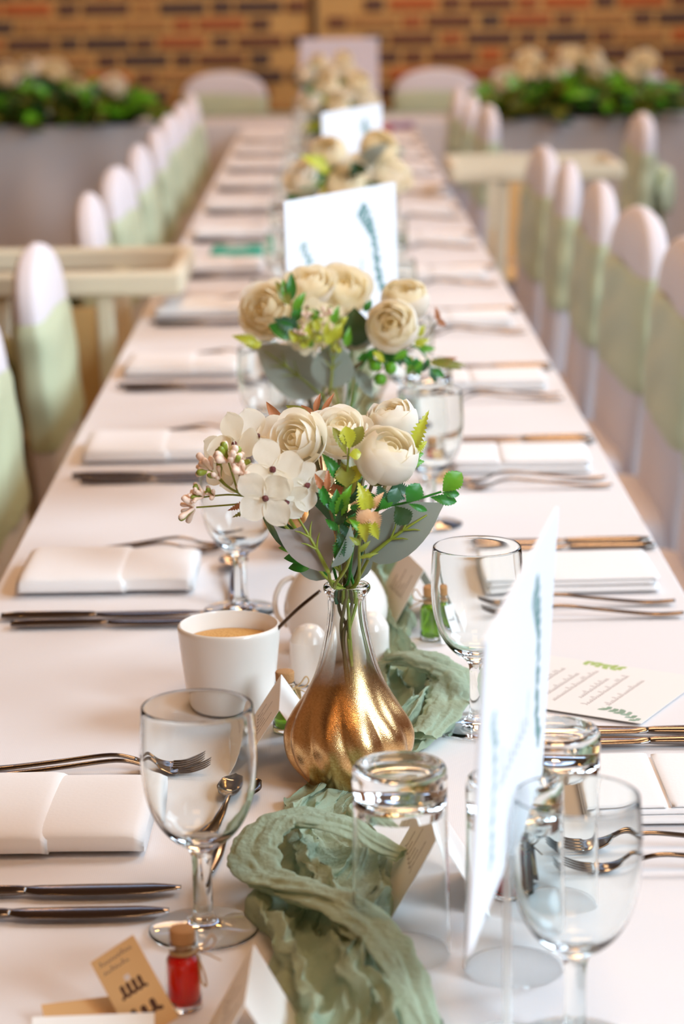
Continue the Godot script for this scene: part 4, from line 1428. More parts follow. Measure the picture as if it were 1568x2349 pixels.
	var handle := curve3([Vector3(-0.040, 0.071, -0.004), Vector3(-0.051, 0.066, -0.004), Vector3(-0.0585, 0.05, -0.004), Vector3(-0.0565, 0.032, -0.004), Vector3(-0.047, 0.022, -0.004)], 5)
	part("handle", Geo.new().tube(handle, 0.0026, 0.0026, 8), M.porcelain, o)
	var shaker := curve2([Vector2(0, 0.0008), Vector2(0.0145, 0.0006), Vector2(0.0172, 0.002), Vector2(0.0178, 0.008), Vector2(0.0178, 0.036), Vector2(0.0174, 0.0405), Vector2(0.0152, 0.0455), Vector2(0.0105, 0.0515), Vector2(0.005, 0.0542), Vector2(0, 0.0548)], 4)
	o = thing("salt_shaker", "white domed shaker left behind the near vase's neck", "shaker", Vector3(-0.0255, 0, -2.045), 0.0, "white salt and pepper shakers")
	shape("body", lathe_slices(shaker, 48, [[[0, shaker.size() - 1]]])[0], M.porcelain, o)
	var holes := Geo.new()
	for k in 3:
		holes.lathe(PackedVector2Array([Vector2(0.0009, 0.0538), Vector2(0.0009, 0.055), Vector2(0, 0.055)]), 8, Vector3(0.004 * cos(k * 2.1), -0.0006, 0.004 * sin(k * 2.1)))
	part("holes", holes, M.grey_line, o)
	var pep := copy(o, "white domed shaker right behind the near vase's neck", Vector3(0.032, 0, -2.085))
	part("yellow_mark", Geo.new().box(Vector3(0.0036, 0.0125, 0.0172), Vector3(0.0042, 0.0022, 0.0012), 0.0003), M.yellow_mark, pep)
	# small packs for children
	var packs := [["teal activity pack lying by a left napkin in mid table", Vector3(-0.215, 0, -5.33), M.teal_paper, 0.0], ["teal activity pack lying by a far right napkin", Vector3(0.20, 0, -8.25), M.teal_paper, 0.1], ["red activity pack lying far right near the end", Vector3(0.20, 0, -9.55), M.red_paper, 0.0], ["purple activity pack lying beside the far red one", Vector3(0.30, 0, -9.75), M.purple_paper, 0.0]]
	for q in packs:
		o = thing("activity_pack", q[0], "pack", q[1], q[3], "children's activity packs")
		part("pouch", fold_layer(-0.06, 0.06, 0.15, 0.0006, 0.024, 3.0, 0.3), q[2], o)
		part("label_strip", Geo.new().box(Vector3(0, 0.0245, 0), Vector3(0.05, 0.001, 0.03), 0.0003), M.tent_paper, o)


func flowers_near() -> void:
	var b := Vector3(0.009, 0, -1.773)
	bud_vase("gold ribbed bud vase in front with a clear glass neck", b)
	var o: Node3D
	rose("rose", "open cream rose at the left of the near gold vase's flowers", b + Vector3(-0.0363, 0.2897, 0.0380), Vector3(-0.5, 0.45, 0.8), 0.0225, "open", [b + Vector3(0.0032, 0.160, 0.0009), b + Vector3(-0.0033, 0.120, -0.0008), b + Vector3(0.0013, 0.060, 0.0020)], false, 11, "")
	rose("rose", "open cream rose in the middle of the near flowers, facing up", b + Vector3(-0.0032, 0.2907, 0.0080), Vector3(0.05, 0.8, 0.6), 0.0225, "open", [b + Vector3(-0.0016, 0.160, -0.0043)], false, 22, "")
	rose("rose", "large globular cream rose at the right of the near flowers", b + Vector3(0.0315, 0.2811, 0.0580), Vector3(0.35, 0.75, 0.45), 0.0245, "closed", [b + Vector3(-0.0064, 0.160, 0.0026), b + Vector3(0.0020, 0.120, -0.0024), b + Vector3(0.0040, 0.060, 0.0060)], false, 33, "")
	rose("rose", "small half open cream rose topmost right in the near flowers", b + Vector3(0.0377, 0.2935, -0.0170), Vector3(-0.15, 0.8, 0.15), 0.0205, "closed", [b + Vector3(0.0048, 0.160, -0.0026)], false, 44, "")
	rose("rose", "cream rose tucked behind between the middle and globular roses", b + Vector3(0.0194, 0.2799, -0.0270), Vector3(0.1, 0.9, 0.3), 0.0200, "open", [b + Vector3(0.0000, 0.160, 0.0043), b + Vector3(-0.0047, 0.120, -0.0040), b + Vector3(0.0067, 0.060, -0.0100)], false, 55, "")
	hydrangea("cream hydrangea with dark eyes at the left of near flowers", [[b + Vector3(-0.0542, 0.2785, 0.0880), Vector3(-0.15, 0.2, 1), 0.0225, 0.35], [b + Vector3(-0.0600, 0.2584, 0.0950), Vector3(-0.1, -0.1, 1), 0.0225, 0.75], [b + Vector3(-0.0835, 0.2898, 0.0480), Vector3(-0.6, 0.35, 0.7), 0.024, 0.2], [b + Vector3(-0.0677, 0.2893, 0.0180), Vector3(-0.1, 0.7, 0.6), 0.025, 0.5], [b + Vector3(-0.0298, 0.2619, 0.0680), Vector3(0.5, -0.25, 0.9), 0.0205, 0.1], [b + Vector3(-0.0936, 0.2756, 0.0380), Vector3(-0.8, 0.2, 0.6), 0.023, 0.9], [b + Vector3(-0.0787, 0.2652, 0.0480), Vector3(-0.5, -0.3, 0.8), 0.022, 0.4], [b + Vector3(-0.0455, 0.2505, 0.0730), Vector3(0.3, -0.5, 0.8), 0.019, 0.6]], [b + Vector3(-0.0571, 0.2620, 0.0630), b + Vector3(-0.0350, 0.2157, 0.0430), b + Vector3(0.0064, 0.160, -0.0060), b + Vector3(0.0007, 0.120, 0.0024), b + Vector3(0.0093, 0.060, -0.0060)])
	o = twig("serrated_sprig", "olive serrated leaf sprig standing before the middle cream rose", "leaf sprig", [b + Vector3(-0.0048, 0.150, -0.0009), b + Vector3(-0.0048, 0.160, -0.0009), b + Vector3(-0.0061, 0.2267, 0.0330), b + Vector3(-0.0000, 0.2599, 0.0580), b + Vector3(0.0026, 0.2867, 0.0730), b + Vector3(0.0051, 0.3051, 0.0730)], 0.0013, 0.0008, "stem_lime")
	leaf(o, "round", "leaf_olive", b + Vector3(0.0012, 0.2855, 0.0750), b + Vector3(-0.0086, 0.3074, 0.0750), 0.0079, Vector3(0.3, 0.2, 1))
	leaf(o, "round", "leaf_lime", b + Vector3(0.0036, 0.2905, 0.0750), b + Vector3(0.0006, 0.3079, 0.0750), 0.0126, Vector3(0, 0.2, 1))
	leaf(o, "round", "leaf_olive", b + Vector3(0.0049, 0.2911, 0.0750), b + Vector3(0.0130, 0.3077, 0.0750), 0.0113, Vector3(-0.3, 0.2, 1))
	leaf(o, "round", "leaf_lime", b + Vector3(0.0025, 0.2858, 0.0750), b + Vector3(0.0121, 0.2870, 0.0750), 0.0086, Vector3(0, 0.2, 1))
	leaf(o, "round", "leaf_olive", b + Vector3(0.0016, 0.2580, 0.0650), b + Vector3(-0.0018, 0.2764, 0.0650), 0.0153, Vector3(0, 0.2, 1))
	leaf(o, "round", "leaf_lime", b + Vector3(0.0026, 0.2607, 0.0650), b + Vector3(0.0101, 0.2755, 0.0650), 0.0120, Vector3(-0.2, 0.2, 1))
	leaf(o, "lance", "leaf_green", b + Vector3(-0.0046, 0.2645, 0.0630), b + Vector3(-0.0169, 0.2850, 0.0630), 0.0100, Vector3(0.4, 0.2, 1))
	o = twig("serrated_sprig", "dark green serrated sprig low in the middle of the near flowers", "leaf sprig", [b + Vector3(0.0064, 0.150, -0.0060), b + Vector3(0.0064, 0.160, -0.0060), b + Vector3(-0.0053, 0.2127, 0.0330), b + Vector3(-0.0094, 0.2350, 0.0530), b + Vector3(-0.0157, 0.2579, 0.0630)], 0.0013, 0.0008, "leaf_green")
	leaf(o, "lance", "leaf_green", b + Vector3(-0.0119, 0.2436, 0.0680), b + Vector3(-0.0211, 0.2672, 0.0680), 0.0080, Vector3(-0.2, 0.25, 1))
	leaf(o, "lance", "leaf_green", b + Vector3(-0.0077, 0.2385, 0.0680), b + Vector3(-0.0067, 0.2582, 0.0680), 0.0113, Vector3(0, 0.25, 1))
	leaf(o, "lance", "leaf_bright", b + Vector3(-0.0061, 0.2367, 0.0680), b + Vector3(0.0046, 0.2620, 0.0680), 0.0100, Vector3(-0.2, 0.25, 1))
	leaf(o, "lance", "leaf_teal", b + Vector3(-0.0093, 0.2419, 0.0680), b + Vector3(-0.0168, 0.2522, 0.0680), 0.0067, Vector3(0.2, 0.25, 1))
	leaf(o, "lance", "leaf_dark", b + Vector3(-0.0072, 0.2299, 0.0680), b + Vector3(0.0024, 0.2485, 0.0680), 0.0073, Vector3(0, 0.25, 1))
	leaf(o, "lance", "leaf_green", b + Vector3(-0.0062, 0.2265, 0.0680), b + Vector3(-0.0161, 0.2352, 0.0680), 0.0060, Vector3(-0.2, 0.25, 1))
	leaf(o, "fern", "leaf_green", b + Vector3(-0.0047, 0.2196, 0.0680), b + Vector3(-0.0090, 0.2008, 0.0680), 0.0073, Vector3(0, 0.25, 1))
	leaf(o, "fern", "leaf_teal", b + Vector3(-0.0060, 0.2241, 0.0680), b + Vector3(-0.0016, 0.2041, 0.0680), 0.0067, Vector3(0.2, 0.25, 1))
	leaf(o, "lance", "leaf_rust", b + Vector3(-0.0157, 0.2573, 0.0680), b + Vector3(-0.0237, 0.2710, 0.0680), 0.0060, Vector3(-0.2, 0.25, 1))
	leaf(o, "lance", "leaf_rust", b + Vector3(-0.0141, 0.2556, 0.0680), b + Vector3(-0.0131, 0.2759, 0.0680), 0.0053, Vector3(0, 0.25, 1))
	o = twig("fern_sprig", "lime green and peach feathered fern sprig under the globular rose", "leaf sprig", [b + Vector3(0.0016, 0.150, 0.0009), b + Vector3(0.0016, 0.160, 0.0009), b + Vector3(0.0093, 0.1734, 0.0180), b + Vector3(0.0101, 0.2080, 0.0430), b + Vector3(0.0138, 0.2330, 0.0680), b + Vector3(0.0186, 0.2466, 0.0830)], 0.0016, 0.0009, "stem_lime")
	leaf(o, "fern", "leaf_lime", b + Vector3(0.0147, 0.2450, 0.0830), b + Vector3(0.0097, 0.2670, 0.0830), 0.0112, Vector3(0.3, 0.3, 1))
	leaf(o, "fern", "leaf_lime", b + Vector3(0.0180, 0.2456, 0.0830), b + Vector3(0.0162, 0.2618, 0.0830), 0.0086, Vector3(-0.15, 0.3, 1))
	leaf(o, "fern", "leaf_peach", b + Vector3(0.0193, 0.2463, 0.0830), b + Vector3(0.0286, 0.2589, 0.0830), 0.0066, Vector3(-0.3, 0.3, 1))
	leaf(o, "fern", "leaf_peach", b + Vector3(0.0186, 0.2449, 0.0830), b + Vector3(0.0070, 0.2343, 0.0830), 0.0132, Vector3(-0.3, 0.3, 1))
	leaf(o, "fern", "leaf_peach", b + Vector3(0.0203, 0.2442, 0.0830), b + Vector3(0.0250, 0.2296, 0.0830), 0.0099, Vector3(-0.3, 0.3, 1))
	leaf(o, "fern", "leaf_lime", b + Vector3(0.0136, 0.2382, 0.0830), b + Vector3(0.0143, 0.2186, 0.0830), 0.0099, Vector3(-0.3, 0.3, 1))
	leaf(o, "fern", "leaf_lime", b + Vector3(0.0185, 0.2365, 0.0830), b + Vector3(0.0243, 0.2211, 0.0830), 0.0086, Vector3(-0.15, 0.3, 1))
	leaf(o, "fern", "leaf_bright", b + Vector3(0.0112, 0.2298, 0.0830), b + Vector3(0.0021, 0.2384, 0.0830), 0.0059, Vector3(0.15, 0.3, 1))
	leaf(o, "fern", "stem_lime", b + Vector3(0.0097, 0.2180, 0.0830), b + Vector3(0.0019, 0.2249, 0.0830), 0.0046, Vector3(0.3, 0.3, 1))
	leaf(o, "fern", "stem_lime", b + Vector3(0.0096, 0.2129, 0.0830), b + Vector3(0.0183, 0.2212, 0.0830), 0.0043, Vector3(0.15, 0.3, 1))
	leaf(o, "fern", "stem_lime", b + Vector3(0.0096, 0.2078, 0.0830), b + Vector3(0.0248, 0.2116, 0.0830), 0.0033, Vector3(-0.3, 0.3, 1))
	o = twig("boxwood_sprig", "dark green boxwood sprig reaching out to the right above the table", "leaf sprig", [b + Vector3(-0.0032, 0.150, -0.0043), b + Vector3(-0.0032, 0.160, -0.0043), b + Vector3(0.0018, 0.1709, 0.0080), b + Vector3(0.0073, 0.2125, 0.0330), b + Vector3(0.0231, 0.2372, 0.0530), b + Vector3(0.0471, 0.2471, 0.0680), b + Vector3(0.0724, 0.2559, 0.0730)], 0.0014, 0.0009, "leaf_green")
	leaf(o, "round", "leaf_bright", b + Vector3(0.0731, 0.2559, 0.0730), b + Vector3(0.0877, 0.2705, 0.0730), 0.0153, Vector3(-0.1, 0.25, 1))
	leaf(o, "round", "leaf_green", b + Vector3(0.0724, 0.2552, 0.0730), b + Vector3(0.0863, 0.2536, 0.0730), 0.0066, Vector3(-0.2, 0.25, 1))
	leaf(o, "round", "leaf_green", b + Vector3(0.0635, 0.2520, 0.0730), b + Vector3(0.0843, 0.2479, 0.0730), 0.0086, Vector3(-0.1, 0.25, 1))
	leaf(o, "round", "leaf_green", b + Vector3(0.0459, 0.2479, 0.0730), b + Vector3(0.0560, 0.2623, 0.0730), 0.0146, Vector3(0.2, 0.25, 1))
	leaf(o, "round", "leaf_dark", b + Vector3(0.0370, 0.2457, 0.0730), b + Vector3(0.0475, 0.2309, 0.0730), 0.0153, Vector3(-0.1, 0.25, 1))
	leaf(o, "round", "leaf_teal", b + Vector3(0.0327, 0.2451, 0.0730), b + Vector3(0.0394, 0.2592, 0.0730), 0.0113, Vector3(0.2, 0.25, 1))
	leaf(o, "round", "leaf_green", b + Vector3(0.0469, 0.2472, 0.0730), b + Vector3(0.0618, 0.2412, 0.0730), 0.0053, Vector3(-0.1, 0.25, 1))
	leaf(o, "round", "leaf_green", b + Vector3(0.0254, 0.2425, 0.0730), b + Vector3(0.0354, 0.2525, 0.0730), 0.0086, Vector3(-0.1, 0.25, 1))
	o = twig("fern_sprig", "serrated fern sprig rising past the right of the globular rose", "leaf sprig", [b + Vector3(-0.0080, 0.150, 0.0026), b + Vector3(-0.0080, 0.160, 0.0026), b + Vector3(0.0061, 0.1668, -0.0070), b + Vector3(0.0198, 0.2156, 0.0030), b + Vector3(0.0388, 0.2493, 0.0130), b + Vector3(0.0501, 0.2711, 0.0180), b + Vector3(0.0575, 0.2875, 0.0230)], 0.0015, 0.0008, "leaf_teal")
	leaf(o, "fern", "leaf_lime", b + Vector3(0.0534, 0.2790, 0.0230), b + Vector3(0.0651, 0.3097, 0.0230), 0.0102, Vector3(-0.2, 0.25, 1))
	leaf(o, "fern", "leaf_lime", b + Vector3(0.0523, 0.2773, 0.0230), b + Vector3(0.0642, 0.2850, 0.0230), 0.0082, Vector3(0.2, 0.25, 1))
	leaf(o, "fern", "leaf_bright", b + Vector3(0.0506, 0.2728, 0.0230), b + Vector3(0.0615, 0.2754, 0.0230), 0.0082, Vector3(0.2, 0.25, 1))
	leaf(o, "fern", "leaf_bright", b + Vector3(0.0472, 0.2670, 0.0230), b + Vector3(0.0621, 0.2691, 0.0230), 0.0089, Vector3(-0.1, 0.25, 1))
	leaf(o, "fern", "leaf_green", b + Vector3(0.0420, 0.2566, 0.0230), b + Vector3(0.0532, 0.2610, 0.0230), 0.0089, Vector3(-0.1, 0.25, 1))
	leaf(o, "fern", "leaf_teal", b + Vector3(0.0368, 0.2498, 0.0230), b + Vector3(0.0521, 0.2443, 0.0230), 0.0102, Vector3(-0.2, 0.25, 1))
	leaf(o, "fern", "leaf_teal", b + Vector3(0.0334, 0.2446, 0.0230), b + Vector3(0.0469, 0.2392, 0.0230), 0.0096, Vector3(0.1, 0.25, 1))
	leaf(o, "fern", "leaf_teal", b + Vector3(0.0299, 0.2394, 0.0230), b + Vector3(0.0253, 0.2517, 0.0230), 0.0089, Vector3(-0.1, 0.25, 1))
	leaf(o, "fern", "leaf_green", b + Vector3(0.0264, 0.2343, 0.0230), b + Vector3(0.0198, 0.2448, 0.0230), 0.0075, Vector3(0, 0.25, 1))
	o = twig("rust_sprig", "rust brown leaf sprig peeping over the tops of the near roses", "leaf sprig", [b + Vector3(0.0032, 0.150, -0.0026), b + Vector3(0.0032, 0.160, -0.0026), b + Vector3(-0.0116, 0.1909, -0.0270), b + Vector3(-0.0192, 0.2607, -0.0370), b + Vector3(-0.0239, 0.2901, -0.0420)], 0.0013, 0.0008, "leaf_rust")
	leaf(o, "ovate", "leaf_olive", b + Vector3(-0.0266, 0.2947, -0.0370), b + Vector3(-0.0463, 0.3038, -0.0370), 0.0081, Vector3(0, 0.2, 1))
	leaf(o, "ovate", "leaf_rust", b + Vector3(-0.0238, 0.2946, -0.0370), b + Vector3(-0.0341, 0.3036, -0.0370), 0.0066, Vector3(-0.1, 0.2, 1))
	leaf(o, "ovate", "leaf_rust", b + Vector3(-0.0231, 0.2964, -0.0370), b + Vector3(-0.0186, 0.3133, -0.0370), 0.0051, Vector3(-0.2, 0.2, 1))
	leaf(o, "ovate", "leaf_rust", b + Vector3(-0.0185, 0.2963, -0.0370), b + Vector3(-0.0075, 0.3131, -0.0370), 0.0043, Vector3(0, 0.2, 1))
	leaf(o, "ovate", "leaf_rust", b + Vector3(-0.0467, 0.2843, -0.0370), b + Vector3(-0.0619, 0.3069, -0.0370), 0.0092, Vector3(-0.1, 0.2, 1))
	leaf(o, "ovate", "leaf_rust", b + Vector3(-0.0485, 0.2826, -0.0370), b + Vector3(-0.0650, 0.2917, -0.0370), 0.0076, Vector3(-0.2, 0.2, 1))
	leaf(o, "ovate", "leaf_rust", b + Vector3(-0.0503, 0.2791, -0.0370), b + Vector3(-0.0594, 0.2906, -0.0370), 0.0066, Vector3(-0.1, 0.2, 1))
	o = twig("blossom_sprig", "pink budded blossom sprig reaching out left over the wine glass", "blossom sprig", [b + Vector3(0.0040, 0.060, -0.0060), b + Vector3(0.0020, 0.120, 0.0024), b + Vector3(-0.0016, 0.160, 0.0043), b + Vector3(-0.0181, 0.1787, 0.0230), b + Vector3(-0.0384, 0.2140, 0.0430), b + Vector3(-0.0642, 0.2446, 0.0580), b + Vector3(-0.0870, 0.2584, 0.0630), b + Vector3(-0.0951, 0.2667, 0.0630)], 0.0015, 0.0009, "stem_lime")
	buds(o, b + Vector3(-0.0951, 0.2667, 0.0630), Vector3(-0.5, 0.7, 0.4), 8, 0.012, 1)
	buds(o, b + Vector3(-0.1009, 0.2722, 0.0630), Vector3(-0.8, 0.5, 0.3), 11, 0.0145, 2)
	buds(o, b + Vector3(-0.0886, 0.2816, 0.0730), Vector3(-0.2, 0.9, 0.5), 12, 0.0155, 3)
	buds(o, b + Vector3(-0.0845, 0.2775, 0.0730), Vector3(0.1, 0.8, 0.5), 9, 0.014, 4)
	buds(o, b + Vector3(-0.1071, 0.2526, 0.0630), Vector3(-0.9, 0.3, 0.2), 12, 0.0095, 5)
	buds(o, b + Vector3(-0.1121, 0.2520, 0.0630), Vector3(-0.9, 0.2, 0.3), 11, 0.0095, 6)
	buds(o, b + Vector3(-0.0998, 0.2532, 0.0630), Vector3(-0.6, 0.6, 0.3), 10, 0.0095, 7)
	buds(o, b + Vector3(-0.1146, 0.2446, 0.0630), Vector3(-1, 0, 0.2), 6, 0.0125, 8)
	buds(o, b + Vector3(-0.0772, 0.2538, 0.0630), Vector3(0.3, 0.8, 0.5), 7, 0.012, 9)
	buds(o, b + Vector3(-0.0764, 0.2713, 0.0730), Vector3(-0.3, 0.8, 0.5), 8, 0.013, 10)
	leaf(o, "fern", "leaf_rust", b + Vector3(-0.0723, 0.2486, 0.0630), b + Vector3(-0.0908, 0.2414, 0.0630), 0.0053, Vector3(0, 0.2, 1))
	leaf(o, "fern", "leaf_olive", b + Vector3(-0.0674, 0.2451, 0.0630), b + Vector3(-0.0876, 0.2359, 0.0630), 0.0053, Vector3(0, 0.2, 1))
	leaf(o, "round", "leaf_olive", b + Vector3(-0.0724, 0.2600, 0.0530), b + Vector3(-0.0672, 0.2667, 0.0530), 0.0101, Vector3(0, 0.2, 1))
	leaf(o, "lance", "leaf_rust", b + Vector3(-0.0673, 0.2485, 0.0630), b + Vector3(-0.0637, 0.2604, 0.0630), 0.0053, Vector3(0, 0.2, 1))
	var side_twigs := Geo.new()
	side_twigs.tube(curve3([b + Vector3(-0.0870, 0.2584, 0.0630), b + Vector3(-0.0929, 0.2626, 0.0630), b + Vector3(-0.1006, 0.2712, 0.0630)], 4), 0.0009, 0.0007, 5)
	side_twigs.tube(curve3([b + Vector3(-0.0773, 0.2523, 0.0610), b + Vector3(-0.0904, 0.2540, 0.0630), b + Vector3(-0.1121, 0.2520, 0.0630)], 4), 0.0009, 0.0007, 5)
	side_twigs.tube(curve3([b + Vector3(-0.0692, 0.2470, 0.0590), b + Vector3(-0.0873, 0.2461, 0.0630), b + Vector3(-0.1140, 0.2445, 0.0630)], 4), 0.0009, 0.0007, 5)
	side_twigs.tube(curve3([b + Vector3(-0.0821, 0.2563, 0.0630), b + Vector3(-0.0849, 0.2686, 0.0680), b + Vector3(-0.0880, 0.2809, 0.0730)], 4), 0.0009, 0.0007, 5)
	part("side_twigs", side_twigs, M.stem_lime, o, o.transform.affine_inverse())
	o = twig("bushy_sprig", "dark leafy sprig filling the middle below the near roses", "leaf sprig", [b + Vector3(-0.0064, 0.150, -0.0009), b + Vector3(-0.0064, 0.160, -0.0009), b + Vector3(0.0002, 0.1669, -0.0070), b + Vector3(-0.0010, 0.2076, -0.0020), b + Vector3(0.0030, 0.2477, 0.0030)], 0.0013, 0.0008, "leaf_dark")
	leaf(o, "ovate", "leaf_dark", b + Vector3(-0.0041, 0.2256, -0.0060), b + Vector3(-0.0036, 0.2376, -0.0060), 0.0052, Vector3(-0.17, 0.3, 1))
	leaf(o, "lance", "leaf_green", b + Vector3(-0.0009, 0.2137, -0.0050), b + Vector3(0.0154, 0.2127, -0.0050), 0.0059, Vector3(0.23, 0.3, 1))
	leaf(o, "fern", "leaf_teal", b + Vector3(0.0030, 0.2080, 0.0130), b + Vector3(-0.0098, 0.2196, 0.0130), 0.0065, Vector3(0.1, 0.3, 1))
	leaf(o, "ovate", "leaf_olive", b + Vector3(0.0004, 0.2390, 0.0110), b + Vector3(0.0092, 0.2535, 0.0110), 0.0072, Vector3(-0.02, 0.3, 1))
	leaf(o, "lance", "leaf_rust", b + Vector3(0.0036, 0.2422, 0.0040), b + Vector3(-0.0105, 0.2393, 0.0040), 0.0052, Vector3(0.27, 0.3, 1))
	leaf(o, "fern", "leaf_green", b + Vector3(0.0013, 0.2435, -0.0030), b + Vector3(-0.0132, 0.2410, -0.0030), 0.0055, Vector3(0.22, 0.3, 1))
	leaf(o, "ovate", "leaf_dark", b + Vector3(0.0032, 0.2406, 0.0060), b + Vector3(0.0133, 0.2524, 0.0060), 0.0062, Vector3(-0, 0.3, 1))
	leaf(o, "lance", "leaf_green", b + Vector3(-0.0004, 0.2256, 0.0080), b + Vector3(-0.0152, 0.2280, 0.0080), 0.0055, Vector3(0.12, 0.3, 1))
	leaf(o, "fern", "leaf_teal", b + Vector3(0.0031, 0.2053, 0.0020), b + Vector3(-0.0070, 0.2194, 0.0020), 0.0069, Vector3(-0.27, 0.3, 1))
	leaf(o, "ovate", "leaf_olive", b + Vector3(-0.0044, 0.2096, -0.0060), b + Vector3(-0.0178, 0.2151, -0.0060), 0.0052, Vector3(-0.09, 0.3, 1))
	leaf(o, "lance", "leaf_rust", b + Vector3(-0.0003, 0.2394, 0.0130), b + Vector3(-0.0145, 0.2449, 0.0130), 0.0055, Vector3(-0.29, 0.3, 1))
	leaf(o, "fern", "leaf_green", b + Vector3(-0.0013, 0.2131, 0.0030), b + Vector3(0.0089, 0.2246, 0.0030), 0.0062, Vector3(-0.05, 0.3, 1))
	leaf(o, "ovate", "leaf_dark", b + Vector3(-0.0026, 0.2137, 0.0010), b + Vector3(0.0151, 0.2216, 0.0010), 0.0073, Vector3(0.05, 0.3, 1))
	leaf(o, "lance", "leaf_green", b + Vector3(-0.0004, 0.2233, -0.0020), b + Vector3(-0.0147, 0.2331, -0.0020), 0.0066, Vector3(0.28, 0.3, 1))
	leaf(o, "fern", "leaf_teal", b + Vector3(-0.0027, 0.2084, -0.0050), b + Vector3(-0.0101, 0.2220, -0.0050), 0.0066, Vector3(-0.23, 0.3, 1))
	leaf(o, "ovate", "leaf_olive", b + Vector3(-0.0002, 0.2184, 0.0060), b + Vector3(0.0174, 0.2185, 0.0060), 0.0065, Vector3(-0.28, 0.3, 1))
	leaf(o, "lance", "leaf_rust", b + Vector3(-0.0003, 0.2063, -0.0030), b + Vector3(-0.0189, 0.2141, -0.0030), 0.0073, Vector3(-0.24, 0.3, 1))
	leaf(o, "fern", "leaf_green", b + Vector3(0.0034, 0.2301, 0.0110), b + Vector3(0.0171, 0.2313, 0.0110), 0.0052, Vector3(0.03, 0.3, 1))
	leaf(o, "ovate", "leaf_dark", b + Vector3(-0.0020, 0.2312, 0.0030), b + Vector3(0.0119, 0.2436, 0.0030), 0.0076, Vector3(0.28, 0.3, 1))
	leaf(o, "lance", "leaf_green", b + Vector3(0.0003, 0.2467, 0.0030), b + Vector3(0.0155, 0.2545, 0.0030), 0.0066, Vector3(0.19, 0.3, 1))
	leaf(o, "fern", "leaf_teal", b + Vector3(-0.0035, 0.2411, -0.0080), b + Vector3(-0.0193, 0.2470, -0.0080), 0.0063, Vector3(0.16, 0.3, 1))
	leaf(o, "ovate", "leaf_olive", b + Vector3(0.0017, 0.2466, -0.0020), b + Vector3(-0.0029, 0.2646, -0.0020), 0.0080, Vector3(-0.1, 0.3, 1))
	leaf(o, "lance", "leaf_rust", b + Vector3(0.0018, 0.2383, 0.0080), b + Vector3(-0.0145, 0.2501, 0.0080), 0.0079, Vector3(0.11, 0.3, 1))
	leaf(o, "fern", "leaf_green", b + Vector3(0.0029, 0.2333, -0.0030), b + Vector3(0.0179, 0.2454, -0.0030), 0.0076, Vector3(0.12, 0.3, 1))
	leaf(o, "ovate", "leaf_dark", b + Vector3(-0.0001, 0.2196, -0.0070), b + Vector3(0.0208, 0.2246, -0.0070), 0.0080, Vector3(0.18, 0.3, 1))
	leaf(o, "lance", "leaf_green", b + Vector3(0.0013, 0.2279, 0.0120), b + Vector3(-0.0078, 0.2386, 0.0120), 0.0058, Vector3(-0.19, 0.3, 1))
	leaf(o, "fern", "leaf_teal", b + Vector3(0.0002, 0.2284, 0.0140), b + Vector3(-0.0105, 0.2402, 0.0140), 0.0062, Vector3(0.21, 0.3, 1))
	leaf(o, "ovate", "leaf_olive", b + Vector3(0.0027, 0.2064, 0.0090), b + Vector3(0.0199, 0.2093, 0.0090), 0.0062, Vector3(-0.09, 0.3, 1))
	leaf(o, "lance", "leaf_rust", b + Vector3(0.0000, 0.2053, 0.0000), b + Vector3(-0.0098, 0.2196, 0.0000), 0.0073, Vector3(-0.22, 0.3, 1))
	leaf(o, "fern", "leaf_green", b + Vector3(-0.0009, 0.2394, 0.0050), b + Vector3(-0.0075, 0.2564, 0.0050), 0.0079, Vector3(-0.19, 0.3, 1))
	o = twig("sage_leaf", "long grey sage leaf with blushed tip leaning right below the flowers", "leaf", [b + Vector3(0.0048, 0.150, -0.0060), b + Vector3(0.0048, 0.160, -0.0060), b + Vector3(0.0059, 0.1654, 0.0080), b + Vector3(0.0191, 0.1963, 0.0280)], 0.0016, 0.0013, "stem_lime")
	leaf(o, "sage", "leaf_sage", b + Vector3(0.0149, 0.1942, 0.0330), b + Vector3(0.0757, 0.2392, 0.0330), 0.0401, Vector3(-0.15, 0.45, 1))
	vein(o, b + Vector3(0.0172, 0.1963, 0.0360), b + Vector3(0.0701, 0.2348, 0.0360), 0.0339, Vector3(-0.15, 0.45, 1))
	o = twig("sage_leaf", "broad blushed grey leaf leaning left over the near vase mouth", "leaf", [b + Vector3(0.0000, 0.150, 0.0009), b + Vector3(0.0000, 0.160, 0.0009), b + Vector3(-0.0113, 0.1711, 0.0280), b + Vector3(-0.0145, 0.1862, 0.0380), b + Vector3(-0.0168, 0.1923, 0.0480)], 0.0016, 0.0013, "stem_lime")
	leaf(o, "blunt", "leaf_mauve", b + Vector3(-0.0145, 0.1894, 0.0530), b + Vector3(-0.0405, 0.2362, 0.0530), 0.0396, Vector3(0.15, 0.3, 1))
	vein(o, b + Vector3(-0.0145, 0.1904, 0.0570), b + Vector3(-0.0416, 0.2433, 0.0570), 0.0335, Vector3(0.15, 0.3, 1))
	o = twig("sage_leaf", "narrow pale sage leaf seen edge on above the vase mouth", "leaf", [b + Vector3(-0.0048, 0.150, -0.0043), b + Vector3(-0.0048, 0.160, -0.0043), b + Vector3(-0.0093, 0.1735, 0.0330), b + Vector3(0.0001, 0.1920, 0.0480), b + Vector3(0.0046, 0.2118, 0.0580)], 0.0016, 0.0011, "stem_lime")
	leaf(o, "sage", "leaf_sage_pale", b + Vector3(-0.0117, 0.1954, 0.0630), b + Vector3(0.0061, 0.2275, 0.0630), 0.0213, Vector3(0.93, 0.3, 0.45))
